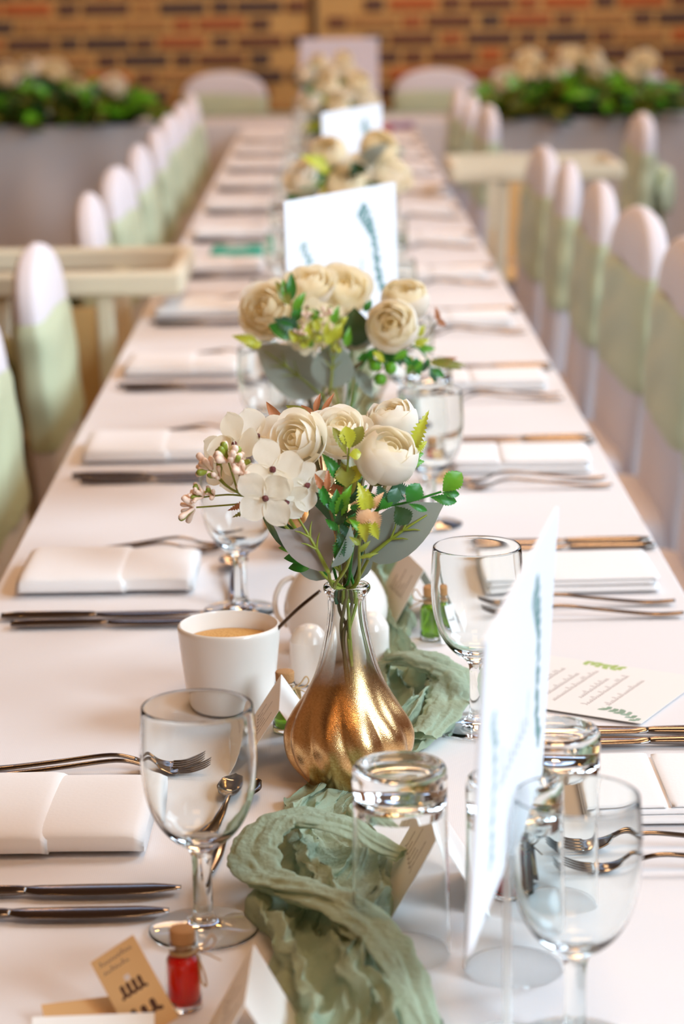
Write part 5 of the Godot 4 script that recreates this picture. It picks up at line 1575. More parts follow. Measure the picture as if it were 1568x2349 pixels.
	o = twig("sage_leaf", "dim grey sage leaf standing behind the lime fern stem", "leaf", [b + Vector3(0.0064, 0.150, 0.0026), b + Vector3(0.0064, 0.160, 0.0026), b + Vector3(0.0019, 0.1601, -0.0120), b + Vector3(0.0041, 0.1673, -0.0120)], 0.0014, 0.0012, "stem_lime")
	leaf(o, "sage", "leaf_sage", b + Vector3(0.0041, 0.1624, -0.0170), b + Vector3(0.0103, 0.2092, -0.0170), 0.0293, Vector3(0, 0.1, 1))
	o = twig("sage_leaf", "small grey sage leaf lying behind the peach fern", "leaf", [b + Vector3(0.0016, 0.150, -0.0026), b + Vector3(0.0016, 0.160, -0.0026), b + Vector3(0.0072, 0.1587, -0.0170), b + Vector3(0.0200, 0.1831, -0.0270)], 0.0014, 0.0012, "stem_lime")
	leaf(o, "sage", "leaf_sage", b + Vector3(0.0182, 0.1813, -0.0270), b + Vector3(0.0396, 0.2135, -0.0270), 0.0246, Vector3(0.1, 0.2, 1))
	o = twig("sage_leaf", "blue grey sage leaf folded low at left of the vase mouth", "leaf", [b + Vector3(-0.0032, 0.150, 0.0043), b + Vector3(-0.0032, 0.160, 0.0043), b + Vector3(-0.0103, 0.1630, -0.0020), b + Vector3(-0.0154, 0.1703, -0.0020)], 0.0014, 0.0012, "stem_lime")
	leaf(o, "sage", "leaf_sage", b + Vector3(-0.0148, 0.1692, -0.0020), b + Vector3(-0.0418, 0.2066, -0.0020), 0.0277, Vector3(-0.1, 0.1, 1))
	o = twig("sage_leaf", "dark teal leaf standing behind the hydrangea florets", "leaf", [b + Vector3(-0.0080, 0.150, -0.0009), b + Vector3(-0.0080, 0.160, -0.0009), b + Vector3(-0.0068, 0.1589, -0.0170), b + Vector3(-0.0167, 0.2007, -0.0170)], 0.0014, 0.0012, "leaf_green")
	leaf(o, "ovate", "leaf_teal", b + Vector3(-0.0167, 0.2001, -0.0120), b + Vector3(-0.0239, 0.2412, -0.0120), 0.0202, Vector3(0.1, 0.1, 1))
	o = twig("glossy_sprig", "glossy green oval leaf sprig hanging left beside the broad blushed leaf", "leaf sprig", [b + Vector3(0.0032, 0.150, -0.0060), b + Vector3(0.0032, 0.160, -0.0060), b + Vector3(-0.0086, 0.1643, 0.0030), b + Vector3(-0.0204, 0.1820, 0.0080), b + Vector3(-0.0322, 0.1970, 0.0130)], 0.0014, 0.001, "leaf_green")
	leaf(o, "ovate", "leaf_green", b + Vector3(-0.0273, 0.1835, 0.0080), b + Vector3(-0.0463, 0.1813, 0.0080), 0.0103, Vector3(-0.1, 0.4, 1))
	leaf(o, "ovate", "leaf_green", b + Vector3(-0.0282, 0.1899, 0.0080), b + Vector3(-0.0496, 0.1896, 0.0080), 0.0110, Vector3(-0.1, 0.4, 1))
	leaf(o, "ovate", "leaf_bright", b + Vector3(-0.0323, 0.1957, 0.0080), b + Vector3(-0.0536, 0.1982, 0.0080), 0.0083, Vector3(-0.1, 0.4, 1))
	leaf(o, "ovate", "leaf_green", b + Vector3(-0.0356, 0.2000, 0.0080), b + Vector3(-0.0555, 0.2039, 0.0080), 0.0062, Vector3(-0.1, 0.4, 1))
	leaf(o, "ovate", "leaf_dark", b + Vector3(-0.0355, 0.1974, 0.0230), b + Vector3(-0.0649, 0.2288, 0.0230), 0.0171, Vector3(0.2, 0.3, 1))


func flowers_second() -> void:
	var b := Vector3(-0.02, 0, -2.56)
	bud_vase("gold ribbed bud vase second from the camera", b)
	var o: Node3D
	rose("rose", "peach rose at the left of the second vase's flowers", b + Vector3(-0.0514, 0.2729, 0.0000), Vector3(-0.5, 0.4, 0.8), 0.0310, "open", [b + Vector3(-0.0016, 0.160, 0.0009)], true, 242, "")
	rose("rose", "peach rose topmost left in the second vase's flowers", b + Vector3(-0.0057, 0.2975, -0.0200), Vector3(-0.1, 0.8, 0.4), 0.0290, "open", [b + Vector3(-0.0064, 0.160, -0.0043), b + Vector3(-0.0047, 0.120, -0.0024), b + Vector3(0.0067, 0.060, 0.0060)], true, 253, "")
	rose("rose", "pale peach rose topmost in the middle of the second vase", b + Vector3(0.0335, 0.2892, -0.0400), Vector3(0.1, 0.7, 0.6), 0.0320, "open", [b + Vector3(0.0048, 0.160, 0.0026)], true, 264, "")
	rose("rose", "cupped peach rose at right front of the second vase's flowers", b + Vector3(0.0861, 0.2635, 0.0700), Vector3(-0.1, 0.45, 0.9), 0.0285, "closed", [b + Vector3(0.0000, 0.160, -0.0026), b + Vector3(0.0007, 0.120, -0.0040), b + Vector3(0.0093, 0.060, -0.0100)], true, 275, "")
	rose("rose", "cupped peach rose standing behind at right of the second vase", b + Vector3(0.1032, 0.2808, -0.0100), Vector3(0.1, 0.9, 0.4), 0.0270, "closed", [b + Vector3(-0.0048, 0.160, 0.0043)], true, 286, "")
	hydrangea("cream hydrangea in the middle of the second vase's flowers", [[b + Vector3(-0.0131, 0.2645, 0.0400), Vector3(-0.2, 0.3, 1), 0.0135, 0], [b + Vector3(0.0013, 0.2568, 0.0700), Vector3(0.1, 0.4, 1), 0.0135, 0.17], [b + Vector3(0.0131, 0.2488, 0.0600), Vector3(-0.1, 0.5, 1), 0.0135, 0.34], [b + Vector3(0.0064, 0.2777, 0.0500), Vector3(0.2, 0.3, 1), 0.0135, 0.51], [b + Vector3(0.0231, 0.2712, 0.0400), Vector3(0, 0.4, 1), 0.0135, 0.68], [b + Vector3(-0.0053, 0.2856, 0.0700), Vector3(-0.2, 0.5, 1), 0.0135, 0.85], [b + Vector3(-0.0226, 0.2556, 0.0600), Vector3(0.1, 0.3, 1), 0.0135, 1.02], [b + Vector3(0.0133, 0.2632, 0.0500), Vector3(-0.1, 0.4, 1), 0.0135, 1.19], [b + Vector3(0.0301, 0.2590, 0.0400), Vector3(0.2, 0.5, 1), 0.0135, 1.36], [b + Vector3(-0.0084, 0.2449, 0.0700), Vector3(0, 0.3, 1), 0.0135, 1.53]], [b + Vector3(0.0059, 0.2530, 0.0300), b + Vector3(0.0122, 0.2005, 0.0100), b + Vector3(0.0064, 0.160, -0.0060), b + Vector3(0.0007, 0.120, 0.0024), b + Vector3(0.0093, 0.060, -0.0060)], "petal_peach")
	o = twig("sage_leaf", "large grey sage leaf leaning left in the second vase", "leaf", [b + Vector3(0.0064, 0.150, -0.0009), b + Vector3(0.0064, 0.160, -0.0009), b + Vector3(0.0212, 0.1505, 0.0100), b + Vector3(0.0071, 0.1825, 0.0200)], 0.0018, 0.0014, "stem_lime")
	leaf(o, "sage", "leaf_sage", b + Vector3(0.0071, 0.1818, 0.0300), b + Vector3(-0.0645, 0.2405, 0.0300), 0.0553, Vector3(0.1, 0.3, 1))
	vein(o, b + Vector3(0.0071, 0.1827, 0.0350), b + Vector3(-0.0643, 0.2413, 0.0350), 0.0468, Vector3(0.1, 0.3, 1))
	o = twig("sage_leaf", "rounded pale sage leaf upright at the front of second vase", "leaf", [b + Vector3(0.0016, 0.150, -0.0060), b + Vector3(0.0016, 0.160, -0.0060), b + Vector3(0.0261, 0.1524, 0.0200), b + Vector3(0.0218, 0.1992, 0.0600)], 0.0018, 0.0014, "stem_lime")
	leaf(o, "sage", "leaf_sage_pale", b + Vector3(0.0184, 0.1952, 0.0700), b + Vector3(0.0250, 0.2492, 0.0700), 0.0476, Vector3(0, 0.2, 1))
	vein(o, b + Vector3(0.0184, 0.1961, 0.0750), b + Vector3(0.0241, 0.2572, 0.0750), 0.0388, Vector3(0, 0.2, 1))
	o = twig("sage_leaf", "slim grey sage leaf drooping right in the second vase", "leaf", [b + Vector3(-0.0032, 0.150, 0.0009), b + Vector3(-0.0032, 0.160, 0.0009), b + Vector3(0.0335, 0.1503, 0.0100), b + Vector3(0.0447, 0.2051, 0.0400)], 0.0016, 0.0013, "stem_lime")
	leaf(o, "sage", "leaf_sage_pale", b + Vector3(0.0446, 0.2144, 0.0600), b + Vector3(0.0663, 0.1814, 0.0600), 0.0166, Vector3(0.3, 0.3, 1))
	leaf(o, "ovate", "leaf_sage", b + Vector3(0.0345, 0.2346, 0.0400), b + Vector3(0.0732, 0.2461, 0.0400), 0.0157, Vector3(0.2, 0.5, 1))
	o = twig("glossy_sprig", "single broad dark green leaf in the middle of second vase", "leaf sprig", [b + Vector3(-0.0080, 0.150, -0.0043), b + Vector3(-0.0080, 0.160, -0.0043), b + Vector3(0.0311, 0.1484, 0.0000), b + Vector3(0.0419, 0.2312, 0.0200)], 0.0016, 0.0013, "leaf_green")
	leaf(o, "sage", "leaf_dark", b + Vector3(0.0466, 0.2376, 0.0450), b + Vector3(0.0457, 0.2812, 0.0450), 0.0363, Vector3(-0.1, 0.3, 1))
	leaf(o, "ovate", "leaf_green", b + Vector3(0.0569, 0.2740, 0.0300), b + Vector3(0.0653, 0.2870, 0.0300), 0.0089, Vector3(0, 0.2, 1))
	o = twig("boxwood_sprig", "bright green drooping leaf sprig at right of the second vase", "leaf sprig", [b + Vector3(0.0032, 0.150, 0.0026), b + Vector3(0.0032, 0.160, 0.0026), b + Vector3(0.0360, 0.1503, 0.0100), b + Vector3(0.0537, 0.2131, 0.0300), b + Vector3(0.0826, 0.2402, 0.0500), b + Vector3(0.1157, 0.2365, 0.0600), b + Vector3(0.1299, 0.2120, 0.0600)], 0.0015, 0.001, "leaf_green")
	leaf(o, "ovate", "leaf_green", b + Vector3(0.0622, 0.2340, 0.0780), b + Vector3(0.0474, 0.2280, 0.0780), 0.0082, Vector3(-0.23, 0.3, 1))
	leaf(o, "ovate", "leaf_teal", b + Vector3(0.0662, 0.2376, 0.0500), b + Vector3(0.0747, 0.2239, 0.0500), 0.0073, Vector3(0.06, 0.3, 1))
	leaf(o, "ovate", "leaf_bright", b + Vector3(0.0625, 0.2333, 0.0650), b + Vector3(0.0675, 0.2134, 0.0650), 0.0088, Vector3(-0.36, 0.3, 1))
	leaf(o, "ovate", "leaf_green", b + Vector3(0.0707, 0.2393, 0.0850), b + Vector3(0.0559, 0.2324, 0.0850), 0.0087, Vector3(-0.26, 0.3, 1))
	leaf(o, "ovate", "leaf_lime", b + Vector3(0.0650, 0.2388, 0.0870), b + Vector3(0.0776, 0.2266, 0.0870), 0.0082, Vector3(0.3, 0.3, 1))
	leaf(o, "ovate", "leaf_green", b + Vector3(0.0758, 0.2413, 0.0710), b + Vector3(0.0872, 0.2368, 0.0710), 0.0063, Vector3(0.11, 0.3, 1))
	leaf(o, "ovate", "leaf_green", b + Vector3(0.0741, 0.2386, 0.0810), b + Vector3(0.0782, 0.2203, 0.0810), 0.0077, Vector3(-0.26, 0.3, 1))
	leaf(o, "ovate", "leaf_lime", b + Vector3(0.0775, 0.2376, 0.0600), b + Vector3(0.0711, 0.2236, 0.0600), 0.0068, Vector3(-0.36, 0.3, 1))
	leaf(o, "ovate", "leaf_teal", b + Vector3(0.0857, 0.2408, 0.0570), b + Vector3(0.0770, 0.2313, 0.0570), 0.0063, Vector3(0.33, 0.3, 1))
	leaf(o, "ovate", "leaf_green", b + Vector3(0.0835, 0.2346, 0.0660), b + Vector3(0.0871, 0.2137, 0.0660), 0.0092, Vector3(-0.14, 0.3, 1))
	leaf(o, "ovate", "leaf_green", b + Vector3(0.0877, 0.2324, 0.0530), b + Vector3(0.0755, 0.2219, 0.0530), 0.0078, Vector3(-0.36, 0.3, 1))
	leaf(o, "ovate", "leaf_green", b + Vector3(0.0863, 0.2407, 0.0530), b + Vector3(0.0781, 0.2311, 0.0530), 0.0064, Vector3(0.03, 0.3, 1))
	leaf(o, "ovate", "leaf_green", b + Vector3(0.0896, 0.2346, 0.0520), b + Vector3(0.0952, 0.2161, 0.0520), 0.0088, Vector3(-0.31, 0.3, 1))
	leaf(o, "ovate", "leaf_teal", b + Vector3(0.0969, 0.2401, 0.0810), b + Vector3(0.0939, 0.2195, 0.0810), 0.0087, Vector3(0.15, 0.3, 1))
	leaf(o, "ovate", "leaf_green", b + Vector3(0.0991, 0.2340, 0.0850), b + Vector3(0.1085, 0.2209, 0.0850), 0.0072, Vector3(-0.12, 0.3, 1))
	leaf(o, "ovate", "leaf_green", b + Vector3(0.0983, 0.2364, 0.0670), b + Vector3(0.1024, 0.2185, 0.0670), 0.0078, Vector3(-0.19, 0.3, 1))
	leaf(o, "ovate", "leaf_bright", b + Vector3(0.1025, 0.2388, 0.0850), b + Vector3(0.0872, 0.2285, 0.0850), 0.0092, Vector3(0.35, 0.3, 1))
	leaf(o, "ovate", "leaf_lime", b + Vector3(0.1066, 0.2312, 0.0740), b + Vector3(0.1069, 0.2177, 0.0740), 0.0058, Vector3(-0.3, 0.3, 1))
	leaf(o, "ovate", "leaf_green", b + Vector3(0.1124, 0.2263, 0.0570), b + Vector3(0.1171, 0.2049, 0.0570), 0.0093, Vector3(0.35, 0.3, 1))
	leaf(o, "ovate", "leaf_bright", b + Vector3(0.1126, 0.2242, 0.0530), b + Vector3(0.1018, 0.2069, 0.0530), 0.0093, Vector3(0.13, 0.3, 1))
	leaf(o, "ovate", "leaf_green", b + Vector3(0.1160, 0.2267, 0.0770), b + Vector3(0.1064, 0.2206, 0.0770), 0.0058, Vector3(-0.05, 0.3, 1))
	leaf(o, "ovate", "leaf_green", b + Vector3(0.1163, 0.2180, 0.0540), b + Vector3(0.1105, 0.2064, 0.0540), 0.0059, Vector3(0.11, 0.3, 1))
	leaf(o, "ovate", "leaf_bright", b + Vector3(0.1191, 0.2255, 0.0700), b + Vector3(0.1099, 0.2135, 0.0700), 0.0068, Vector3(0.3, 0.3, 1))
	leaf(o, "ovate", "leaf_teal", b + Vector3(0.1284, 0.2240, 0.0530), b + Vector3(0.1201, 0.2090, 0.0530), 0.0078, Vector3(-0.29, 0.3, 1))
	leaf(o, "ovate", "leaf_green", b + Vector3(0.1286, 0.2170, 0.0810), b + Vector3(0.1433, 0.2081, 0.0810), 0.0087, Vector3(0.15, 0.3, 1))
	leaf(o, "ovate", "leaf_teal", b + Vector3(0.1285, 0.2170, 0.0610), b + Vector3(0.1346, 0.1975, 0.0610), 0.0088, Vector3(-0.06, 0.3, 1))
	part("berry", Geo.new().lathe(curve2([Vector2(0, -0.0068), Vector2(0.005, -0.005), Vector2(0.0068, 0), Vector2(0.005, 0.005), Vector2(0, 0.0068)], 3), 14, b + Vector3(0.0728, 0.2067, 0.0800)), M.leaf_bright, o, o.transform.affine_inverse())
	part("berry", Geo.new().lathe(curve2([Vector2(0, -0.0068), Vector2(0.005, -0.005), Vector2(0.0068, 0), Vector2(0.005, 0.005), Vector2(0, 0.0068)], 3), 14, b + Vector3(0.0839, 0.2186, 0.0800)), M.leaf_bright, o, o.transform.affine_inverse())
	part("berry", Geo.new().lathe(curve2([Vector2(0, -0.0068), Vector2(0.005, -0.005), Vector2(0.0068, 0), Vector2(0.005, 0.005), Vector2(0, 0.0068)], 3), 14, b + Vector3(0.0673, 0.2222, 0.0800)), M.leaf_bright, o, o.transform.affine_inverse())
	o = twig("fern_sprig", "lime green feathery sprig in the middle of the second vase", "leaf sprig", [b + Vector3(-0.0016, 0.150, -0.0026), b + Vector3(-0.0016, 0.160, -0.0026), b + Vector3(0.0247, 0.1505, 0.0100), b + Vector3(0.0123, 0.2056, 0.0400), b + Vector3(0.0083, 0.2462, 0.0800)], 0.0013, 0.0009, "stem_lime")
	leaf(o, "fern", "leaf_lime", b + Vector3(0.0309, 0.2630, 0.0760), b + Vector3(0.0239, 0.2736, 0.0760), 0.0058, Vector3(0, 0.2, 1))
	leaf(o, "fern", "leaf_lime", b + Vector3(0.0137, 0.2570, 0.0880), b + Vector3(0.0168, 0.2740, 0.0880), 0.0072, Vector3(0, 0.2, 1))
	leaf(o, "fern", "leaf_olive", b + Vector3(0.0050, 0.2485, 0.0880), b + Vector3(0.0049, 0.2685, 0.0880), 0.0082, Vector3(0, 0.2, 1))
	leaf(o, "fern", "leaf_bright", b + Vector3(0.0361, 0.2455, 0.0930), b + Vector3(0.0402, 0.2678, 0.0930), 0.0091, Vector3(0, 0.2, 1))
	leaf(o, "fern", "leaf_lime", b + Vector3(-0.0167, 0.2501, 0.0900), b + Vector3(-0.0263, 0.2660, 0.0900), 0.0087, Vector3(0, 0.2, 1))
	leaf(o, "fern", "leaf_lime", b + Vector3(0.0111, 0.2717, 0.0780), b + Vector3(-0.0001, 0.2800, 0.0780), 0.0073, Vector3(0, 0.2, 1))
	leaf(o, "fern", "leaf_olive", b + Vector3(0.0205, 0.2376, 0.0870), b + Vector3(0.0292, 0.2546, 0.0870), 0.0082, Vector3(0, 0.2, 1))
	leaf(o, "fern", "leaf_bright", b + Vector3(0.0205, 0.2393, 0.0830), b + Vector3(0.0250, 0.2550, 0.0830), 0.0068, Vector3(0, 0.2, 1))
	leaf(o, "fern", "leaf_lime", b + Vector3(0.0225, 0.2481, 0.0840), b + Vector3(0.0267, 0.2714, 0.0840), 0.0097, Vector3(0, 0.2, 1))
	leaf(o, "fern", "leaf_lime", b + Vector3(0.0013, 0.2506, 0.0920), b + Vector3(0.0123, 0.2590, 0.0920), 0.0072, Vector3(0, 0.2, 1))
	leaf(o, "fern", "leaf_olive", b + Vector3(0.0238, 0.2657, 0.0810), b + Vector3(0.0334, 0.2784, 0.0810), 0.0077, Vector3(0, 0.2, 1))
	leaf(o, "fern", "leaf_bright", b + Vector3(0.0219, 0.2706, 0.0880), b + Vector3(0.0289, 0.2904, 0.0880), 0.0092, Vector3(0, 0.2, 1))
	leaf(o, "fern", "leaf_lime", b + Vector3(0.0299, 0.2385, 0.0880), b + Vector3(0.0221, 0.2497, 0.0880), 0.0063, Vector3(0, 0.2, 1))
	leaf(o, "fern", "leaf_lime", b + Vector3(0.0072, 0.2625, 0.0890), b + Vector3(-0.0010, 0.2806, 0.0890), 0.0092, Vector3(0, 0.2, 1))
	leaf(o, "fern", "leaf_olive", b + Vector3(-0.0119, 0.2513, 0.0950), b + Vector3(-0.0018, 0.2583, 0.0950), 0.0067, Vector3(0, 0.2, 1))
	leaf(o, "fern", "leaf_bright", b + Vector3(0.0036, 0.2725, 0.0890), b + Vector3(-0.0009, 0.2873, 0.0890), 0.0063, Vector3(0, 0.2, 1))
	leaf(o, "fern", "leaf_lime", b + Vector3(-0.0053, 0.2763, 0.0850), b + Vector3(-0.0147, 0.2831, 0.0850), 0.0063, Vector3(0, 0.2, 1))
	leaf(o, "fern", "leaf_lime", b + Vector3(-0.0006, 0.2518, 0.0870), b + Vector3(-0.0107, 0.2653, 0.0870), 0.0082, Vector3(0, 0.2, 1))
	leaf(o, "fern", "leaf_olive", b + Vector3(-0.0136, 0.2480, 0.0740), b + Vector3(-0.0043, 0.2613, 0.0740), 0.0078, Vector3(0, 0.2, 1))
	leaf(o, "fern", "leaf_bright", b + Vector3(-0.0022, 0.2429, 0.0820), b + Vector3(-0.0037, 0.2620, 0.0820), 0.0077, Vector3(0, 0.2, 1))
	leaf(o, "fern", "leaf_lime", b + Vector3(0.0271, 0.2659, 0.0790), b + Vector3(0.0386, 0.2766, 0.0790), 0.0082, Vector3(0, 0.2, 1))
	leaf(o, "fern", "leaf_lime", b + Vector3(0.0243, 0.2690, 0.0740), b + Vector3(0.0156, 0.2844, 0.0740), 0.0082, Vector3(0, 0.2, 1))
	leaf(o, "fern", "leaf_olive", b + Vector3(0.0117, 0.2517, 0.0910), b + Vector3(-0.0013, 0.2624, 0.0910), 0.0087, Vector3(0, 0.2, 1))
	leaf(o, "fern", "leaf_bright", b + Vector3(0.0088, 0.2763, 0.0860), b + Vector3(0.0019, 0.2868, 0.0860), 0.0058, Vector3(0, 0.2, 1))
	buds(o, b + Vector3(-0.0053, 0.2742, 0.0900), Vector3(0, 0.8, 0.5), 8, 0.011, 21)
	buds(o, b + Vector3(0.0136, 0.2787, 0.0900), Vector3(0.2, 0.8, 0.5), 8, 0.011, 22)
	buds(o, b + Vector3(-0.0127, 0.2577, 0.0900), Vector3(-0.3, 0.6, 0.6), 7, 0.011, 23)
	o = twig("rust_sprig", "rust brown sprig reaching out right from the second vase", "leaf sprig", [b + Vector3(-0.0064, 0.150, 0.0043), b + Vector3(-0.0064, 0.160, 0.0043), b + Vector3(0.0345, 0.1484, 0.0000), b + Vector3(0.0734, 0.2044, 0.0100), b + Vector3(0.1173, 0.2349, 0.0200), b + Vector3(0.1393, 0.2615, 0.0200)], 0.0013, 0.0008, "stem_brown")
	leaf(o, "fern", "leaf_rust", b + Vector3(0.1389, 0.2630, 0.0300), b + Vector3(0.1356, 0.2791, 0.0300), 0.0069, Vector3(0, 0.2, 1))
	leaf(o, "fern", "leaf_rust", b + Vector3(0.1379, 0.2630, 0.0300), b + Vector3(0.1480, 0.2565, 0.0300), 0.0079, Vector3(0, 0.2, 1))
	leaf(o, "fern", "leaf_olive", b + Vector3(0.1289, 0.2167, 0.0300), b + Vector3(0.1711, 0.2121, 0.0300), 0.0109, Vector3(0, 0.2, 1))
	leaf(o, "fern", "leaf_rust", b + Vector3(0.1362, 0.2156, 0.0300), b + Vector3(0.1604, 0.2211, 0.0300), 0.0079, Vector3(0, 0.2, 1))
	leaf(o, "fern", "leaf_olive", b + Vector3(0.1434, 0.2145, 0.0300), b + Vector3(0.1653, 0.2073, 0.0300), 0.0069, Vector3(0, 0.2, 1))
	leaf(o, "fern", "leaf_lime", b + Vector3(0.1146, 0.2463, 0.0300), b + Vector3(0.1243, 0.2583, 0.0300), 0.0109, Vector3(0, 0.2, 1))
	leaf(o, "fern", "leaf_lime", b + Vector3(0.1121, 0.2366, 0.0300), b + Vector3(0.1291, 0.2422, 0.0300), 0.0099, Vector3(0, 0.2, 1))
	leaf(o, "fern", "leaf_bright", b + Vector3(0.1169, 0.2316, 0.0300), b + Vector3(0.1363, 0.2313, 0.0300), 0.0089, Vector3(0, 0.2, 1))
	o = twig("fern_sprig", "yellow green sprig reaching out left from the second vase", "leaf sprig", [b + Vector3(0.0048, 0.150, -0.0009), b + Vector3(0.0048, 0.160, -0.0009), b + Vector3(0.0237, 0.1486, 0.0000), b + Vector3(-0.0099, 0.1991, 0.0000), b + Vector3(-0.0384, 0.2359, 0.0100), b + Vector3(-0.0648, 0.2404, 0.0200)], 0.0013, 0.0008, "stem_lime")
	leaf(o, "fern", "leaf_lime", b + Vector3(-0.0602, 0.2505, 0.0850), b + Vector3(-0.0884, 0.2582, 0.0850), 0.0116, Vector3(0, 0.2, 1))
	leaf(o, "fern", "leaf_lime", b + Vector3(-0.0556, 0.2490, 0.0850), b + Vector3(-0.0746, 0.2460, 0.0850), 0.0093, Vector3(0, 0.2, 1))
	leaf(o, "ovate", "leaf_green", b + Vector3(-0.0175, 0.2570, 0.0850), b + Vector3(-0.0480, 0.2694, 0.0850), 0.0197, Vector3(0, 0.2, 1))
	leaf(o, "fern", "leaf_teal", b + Vector3(-0.0150, 0.2641, 0.0850), b + Vector3(-0.0431, 0.2765, 0.0850), 0.0174, Vector3(0, 0.2, 1))
	leaf(o, "ovate", "leaf_green", b + Vector3(-0.0127, 0.2617, 0.0850), b + Vector3(-0.0270, 0.2548, 0.0850), 0.0151, Vector3(0, 0.2, 1))
	leaf(o, "ovate", "leaf_olive", b + Vector3(-0.0239, 0.2904, 0.0850), b + Vector3(-0.0389, 0.3167, 0.0850), 0.0127, Vector3(0, 0.2, 1))
	leaf(o, "ovate", "leaf_green", b + Vector3(-0.0224, 0.2951, 0.0850), b + Vector3(-0.0218, 0.3258, 0.0850), 0.0116, Vector3(0, 0.2, 1))
	leaf(o, "ovate", "leaf_bright", b + Vector3(-0.0208, 0.2832, 0.0850), b + Vector3(-0.0072, 0.3043, 0.0850), 0.0104, Vector3(0, 0.2, 1))
	leaf(o, "ovate", "leaf_green", b + Vector3(-0.0210, 0.2714, 0.0850), b + Vector3(-0.0122, 0.2902, 0.0850), 0.0116, Vector3(0, 0.2, 1))
	leaf(o, "ovate", "leaf_dark", b + Vector3(-0.0198, 0.2618, 0.0850), b + Vector3(-0.0313, 0.2787, 0.0850), 0.0116, Vector3(0, 0.2, 1))
	leaf(o, "fern", "leaf_lime", b + Vector3(-0.0130, 0.2474, 0.0850), b + Vector3(0.0017, 0.2757, 0.0850), 0.0139, Vector3(0, 0.2, 1))
	leaf(o, "fern", "leaf_lime", b + Vector3(-0.0083, 0.2425, 0.0850), b + Vector3(-0.0126, 0.2665, 0.0850), 0.0116, Vector3(0, 0.2, 1))
	leaf(o, "fern", "leaf_lime", b + Vector3(0.0201, 0.2468, 0.0850), b + Vector3(0.0134, 0.2684, 0.0850), 0.0139, Vector3(0, 0.2, 1))
	leaf(o, "fern", "leaf_lime", b + Vector3(0.0226, 0.2516, 0.0850), b + Vector3(0.0323, 0.2705, 0.0850), 0.0127, Vector3(0, 0.2, 1))
	leaf(o, "ovate", "leaf_bright", b + Vector3(-0.0262, 0.2952, 0.0850), b + Vector3(-0.0314, 0.3189, 0.0850), 0.0093, Vector3(0, 0.2, 1))


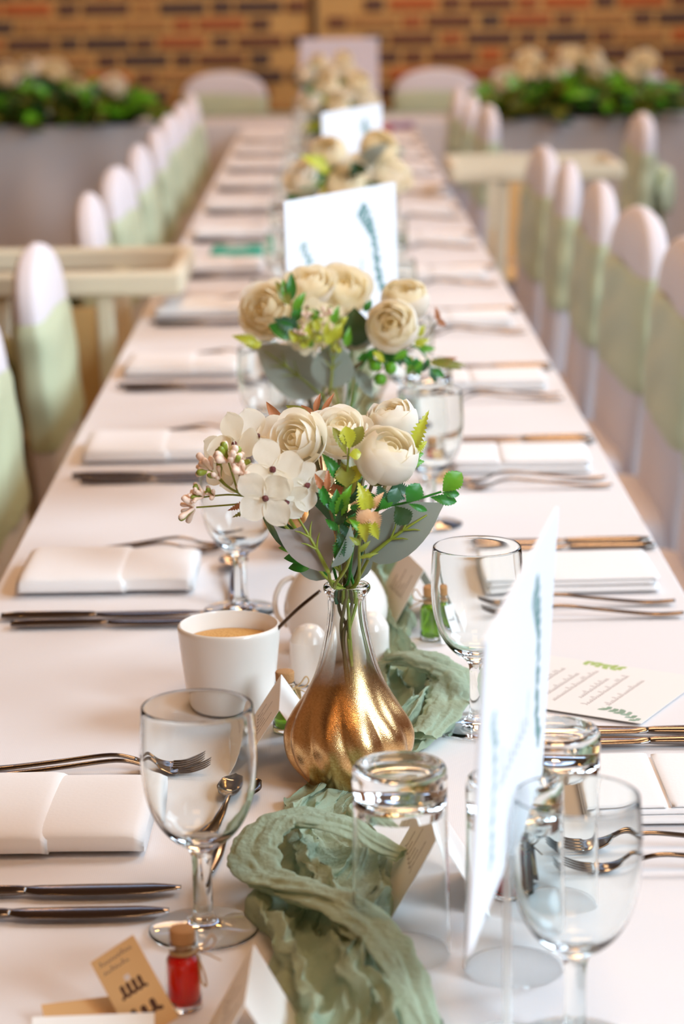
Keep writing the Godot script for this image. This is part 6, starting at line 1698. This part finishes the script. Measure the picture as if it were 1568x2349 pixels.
func flowers_far() -> void:
	var open_head := bloom_mesh("open")
	var closed_head := bloom_mesh("closed")
	var spots := [[Vector3(0.03, 0, -4.12), "third"], [Vector3(0.03, 0, -6.6), "fourth"], [Vector3(0.0, 0, -8.4), "fifth"]]
	for s in spots.size():
		var b: Vector3 = spots[s][0]
		var which: String = spots[s][1]
		copy(get_node("bud_vase"), "gold ribbed bud vase %s from the camera" % which, b)
		rng.seed = 300 + s
		var heads := [Vector3(-0.075, 0.29, 0.03), Vector3(-0.03, 0.325, 0.0), Vector3(0.025, 0.30, 0.04), Vector3(0.06, 0.335, 0.0), Vector3(0.085, 0.29, 0.03), Vector3(0.0, 0.275, 0.06)]
		var words := ["leftmost in", "second from left in", "third from left in", "topmost in", "rightmost in", "lowest in front of"]
		for k in heads.size():
			var h: Vector3 = heads[k]
			var o := single("rose", open_head if k % 2 == 0 else closed_head, M.petal_peach if k % 2 else M.petal_mid, "peach rose head %s the %s vase" % [words[k], which], "rose", b + h)
			o.basis = Basis(Quaternion(Vector3.UP, Vector3(h.x * 6.0, 0.7, 0.6).normalized())) * Basis.from_scale(Vector3.ONE * 0.034)
			part("stem", Geo.new().tube(curve3([b + h, b + Vector3(h.x * 0.3, 0.2, 0.0), b + Vector3(0, 0.12, 0), b + Vector3(h.x * 0.1, 0.06, 0)], 4), 0.0018, 0.0018, 5), M.stem_lime, o, o.transform.affine_inverse())
		var sprig := twig("leaf_sprig", "green and sage leaf sprig filling the %s vase" % which, "leaf sprig", [b + Vector3(0, 0.06, 0), b + Vector3(0, 0.15, 0), b + Vector3(0.0, 0.26, 0.01)], 0.002, 0.0015, "stem_lime")
		for k in 34:
			var a := rng.randf() * TAU
			var root := b + Vector3(0.05 * cos(a) * rng.randf(), rng.randf_range(0.2, 0.3), 0.05 * sin(a) * rng.randf())
			var tip := root + Vector3(cos(a) * 0.07, rng.randf_range(-0.03, 0.05), sin(a) * 0.05)
			leaf(sprig, "ovate", ["leaf_green", "leaf_teal", "leaf_sage", "leaf_lime", "leaf_dark"][k % 5], root, tip, 0.03, Vector3(rng.randf_range(-0.4, 0.4), 0.5, 0.8))
	# banks of flowers on the far table
	var banks := [[Vector3(-1.25, 0, -10.38), 1.0, "left"], [Vector3(1.10, 0, -10.38), 0.88, "right"]]
	for s in banks.size():
		var b: Vector3 = banks[s][0]
		flower_trough("low bank of dark foliage at the %s end of the far table" % banks[s][2], b, banks[s][1], 40 + s)
		var places := [Vector3(-0.38, 0.12, 0.04), Vector3(-0.27, 0.15, 0.0), Vector3(-0.16, 0.17, 0.05), Vector3(-0.05, 0.19, 0.02), Vector3(0.06, 0.18, 0.05), Vector3(0.15, 0.10, 0.08), Vector3(0.31, 0.11, 0.07), Vector3(-0.3, 0.07, 0.08)] if s == 0 else [Vector3(-0.31, 0.11, 0.06), Vector3(-0.20, 0.13, 0.05), Vector3(-0.21, 0.19, 0.0), Vector3(-0.08, 0.14, 0.07), Vector3(-0.02, 0.20, 0.02), Vector3(0.06, 0.19, 0.05), Vector3(0.09, 0.13, 0.08), Vector3(0.25, 0.14, 0.06), Vector3(0.30, 0.18, 0.0)]
		for k in places.size():
			var h: Vector3 = places[k]
			var o := single("rose", closed_head if k % 2 else open_head, M.petal_peach if k % 3 else M.petal_mid, "cream rose head, %s from the left in the %s flower bank" % [ORD[k], banks[s][2]], "rose", b + h + Vector3(0, 0.055, 0.05), 0.0, "cream roses in the %s flower bank" % banks[s][2])
			o.basis = Basis(Quaternion(Vector3.UP, Vector3(0.3 * sin(k * 2.0), 0.6, 0.8).normalized())) * Basis.from_scale(Vector3.ONE * 0.056)
	single("table_garland", Geo.new().box(Vector3(0, 0.006, 0), Vector3(1.5, 0.012, 0.10), 0.005).mesh(), M.gauze, "narrow sage cloth laid along the back of the far table", "runner", Vector3(0.05, 0, -10.82))
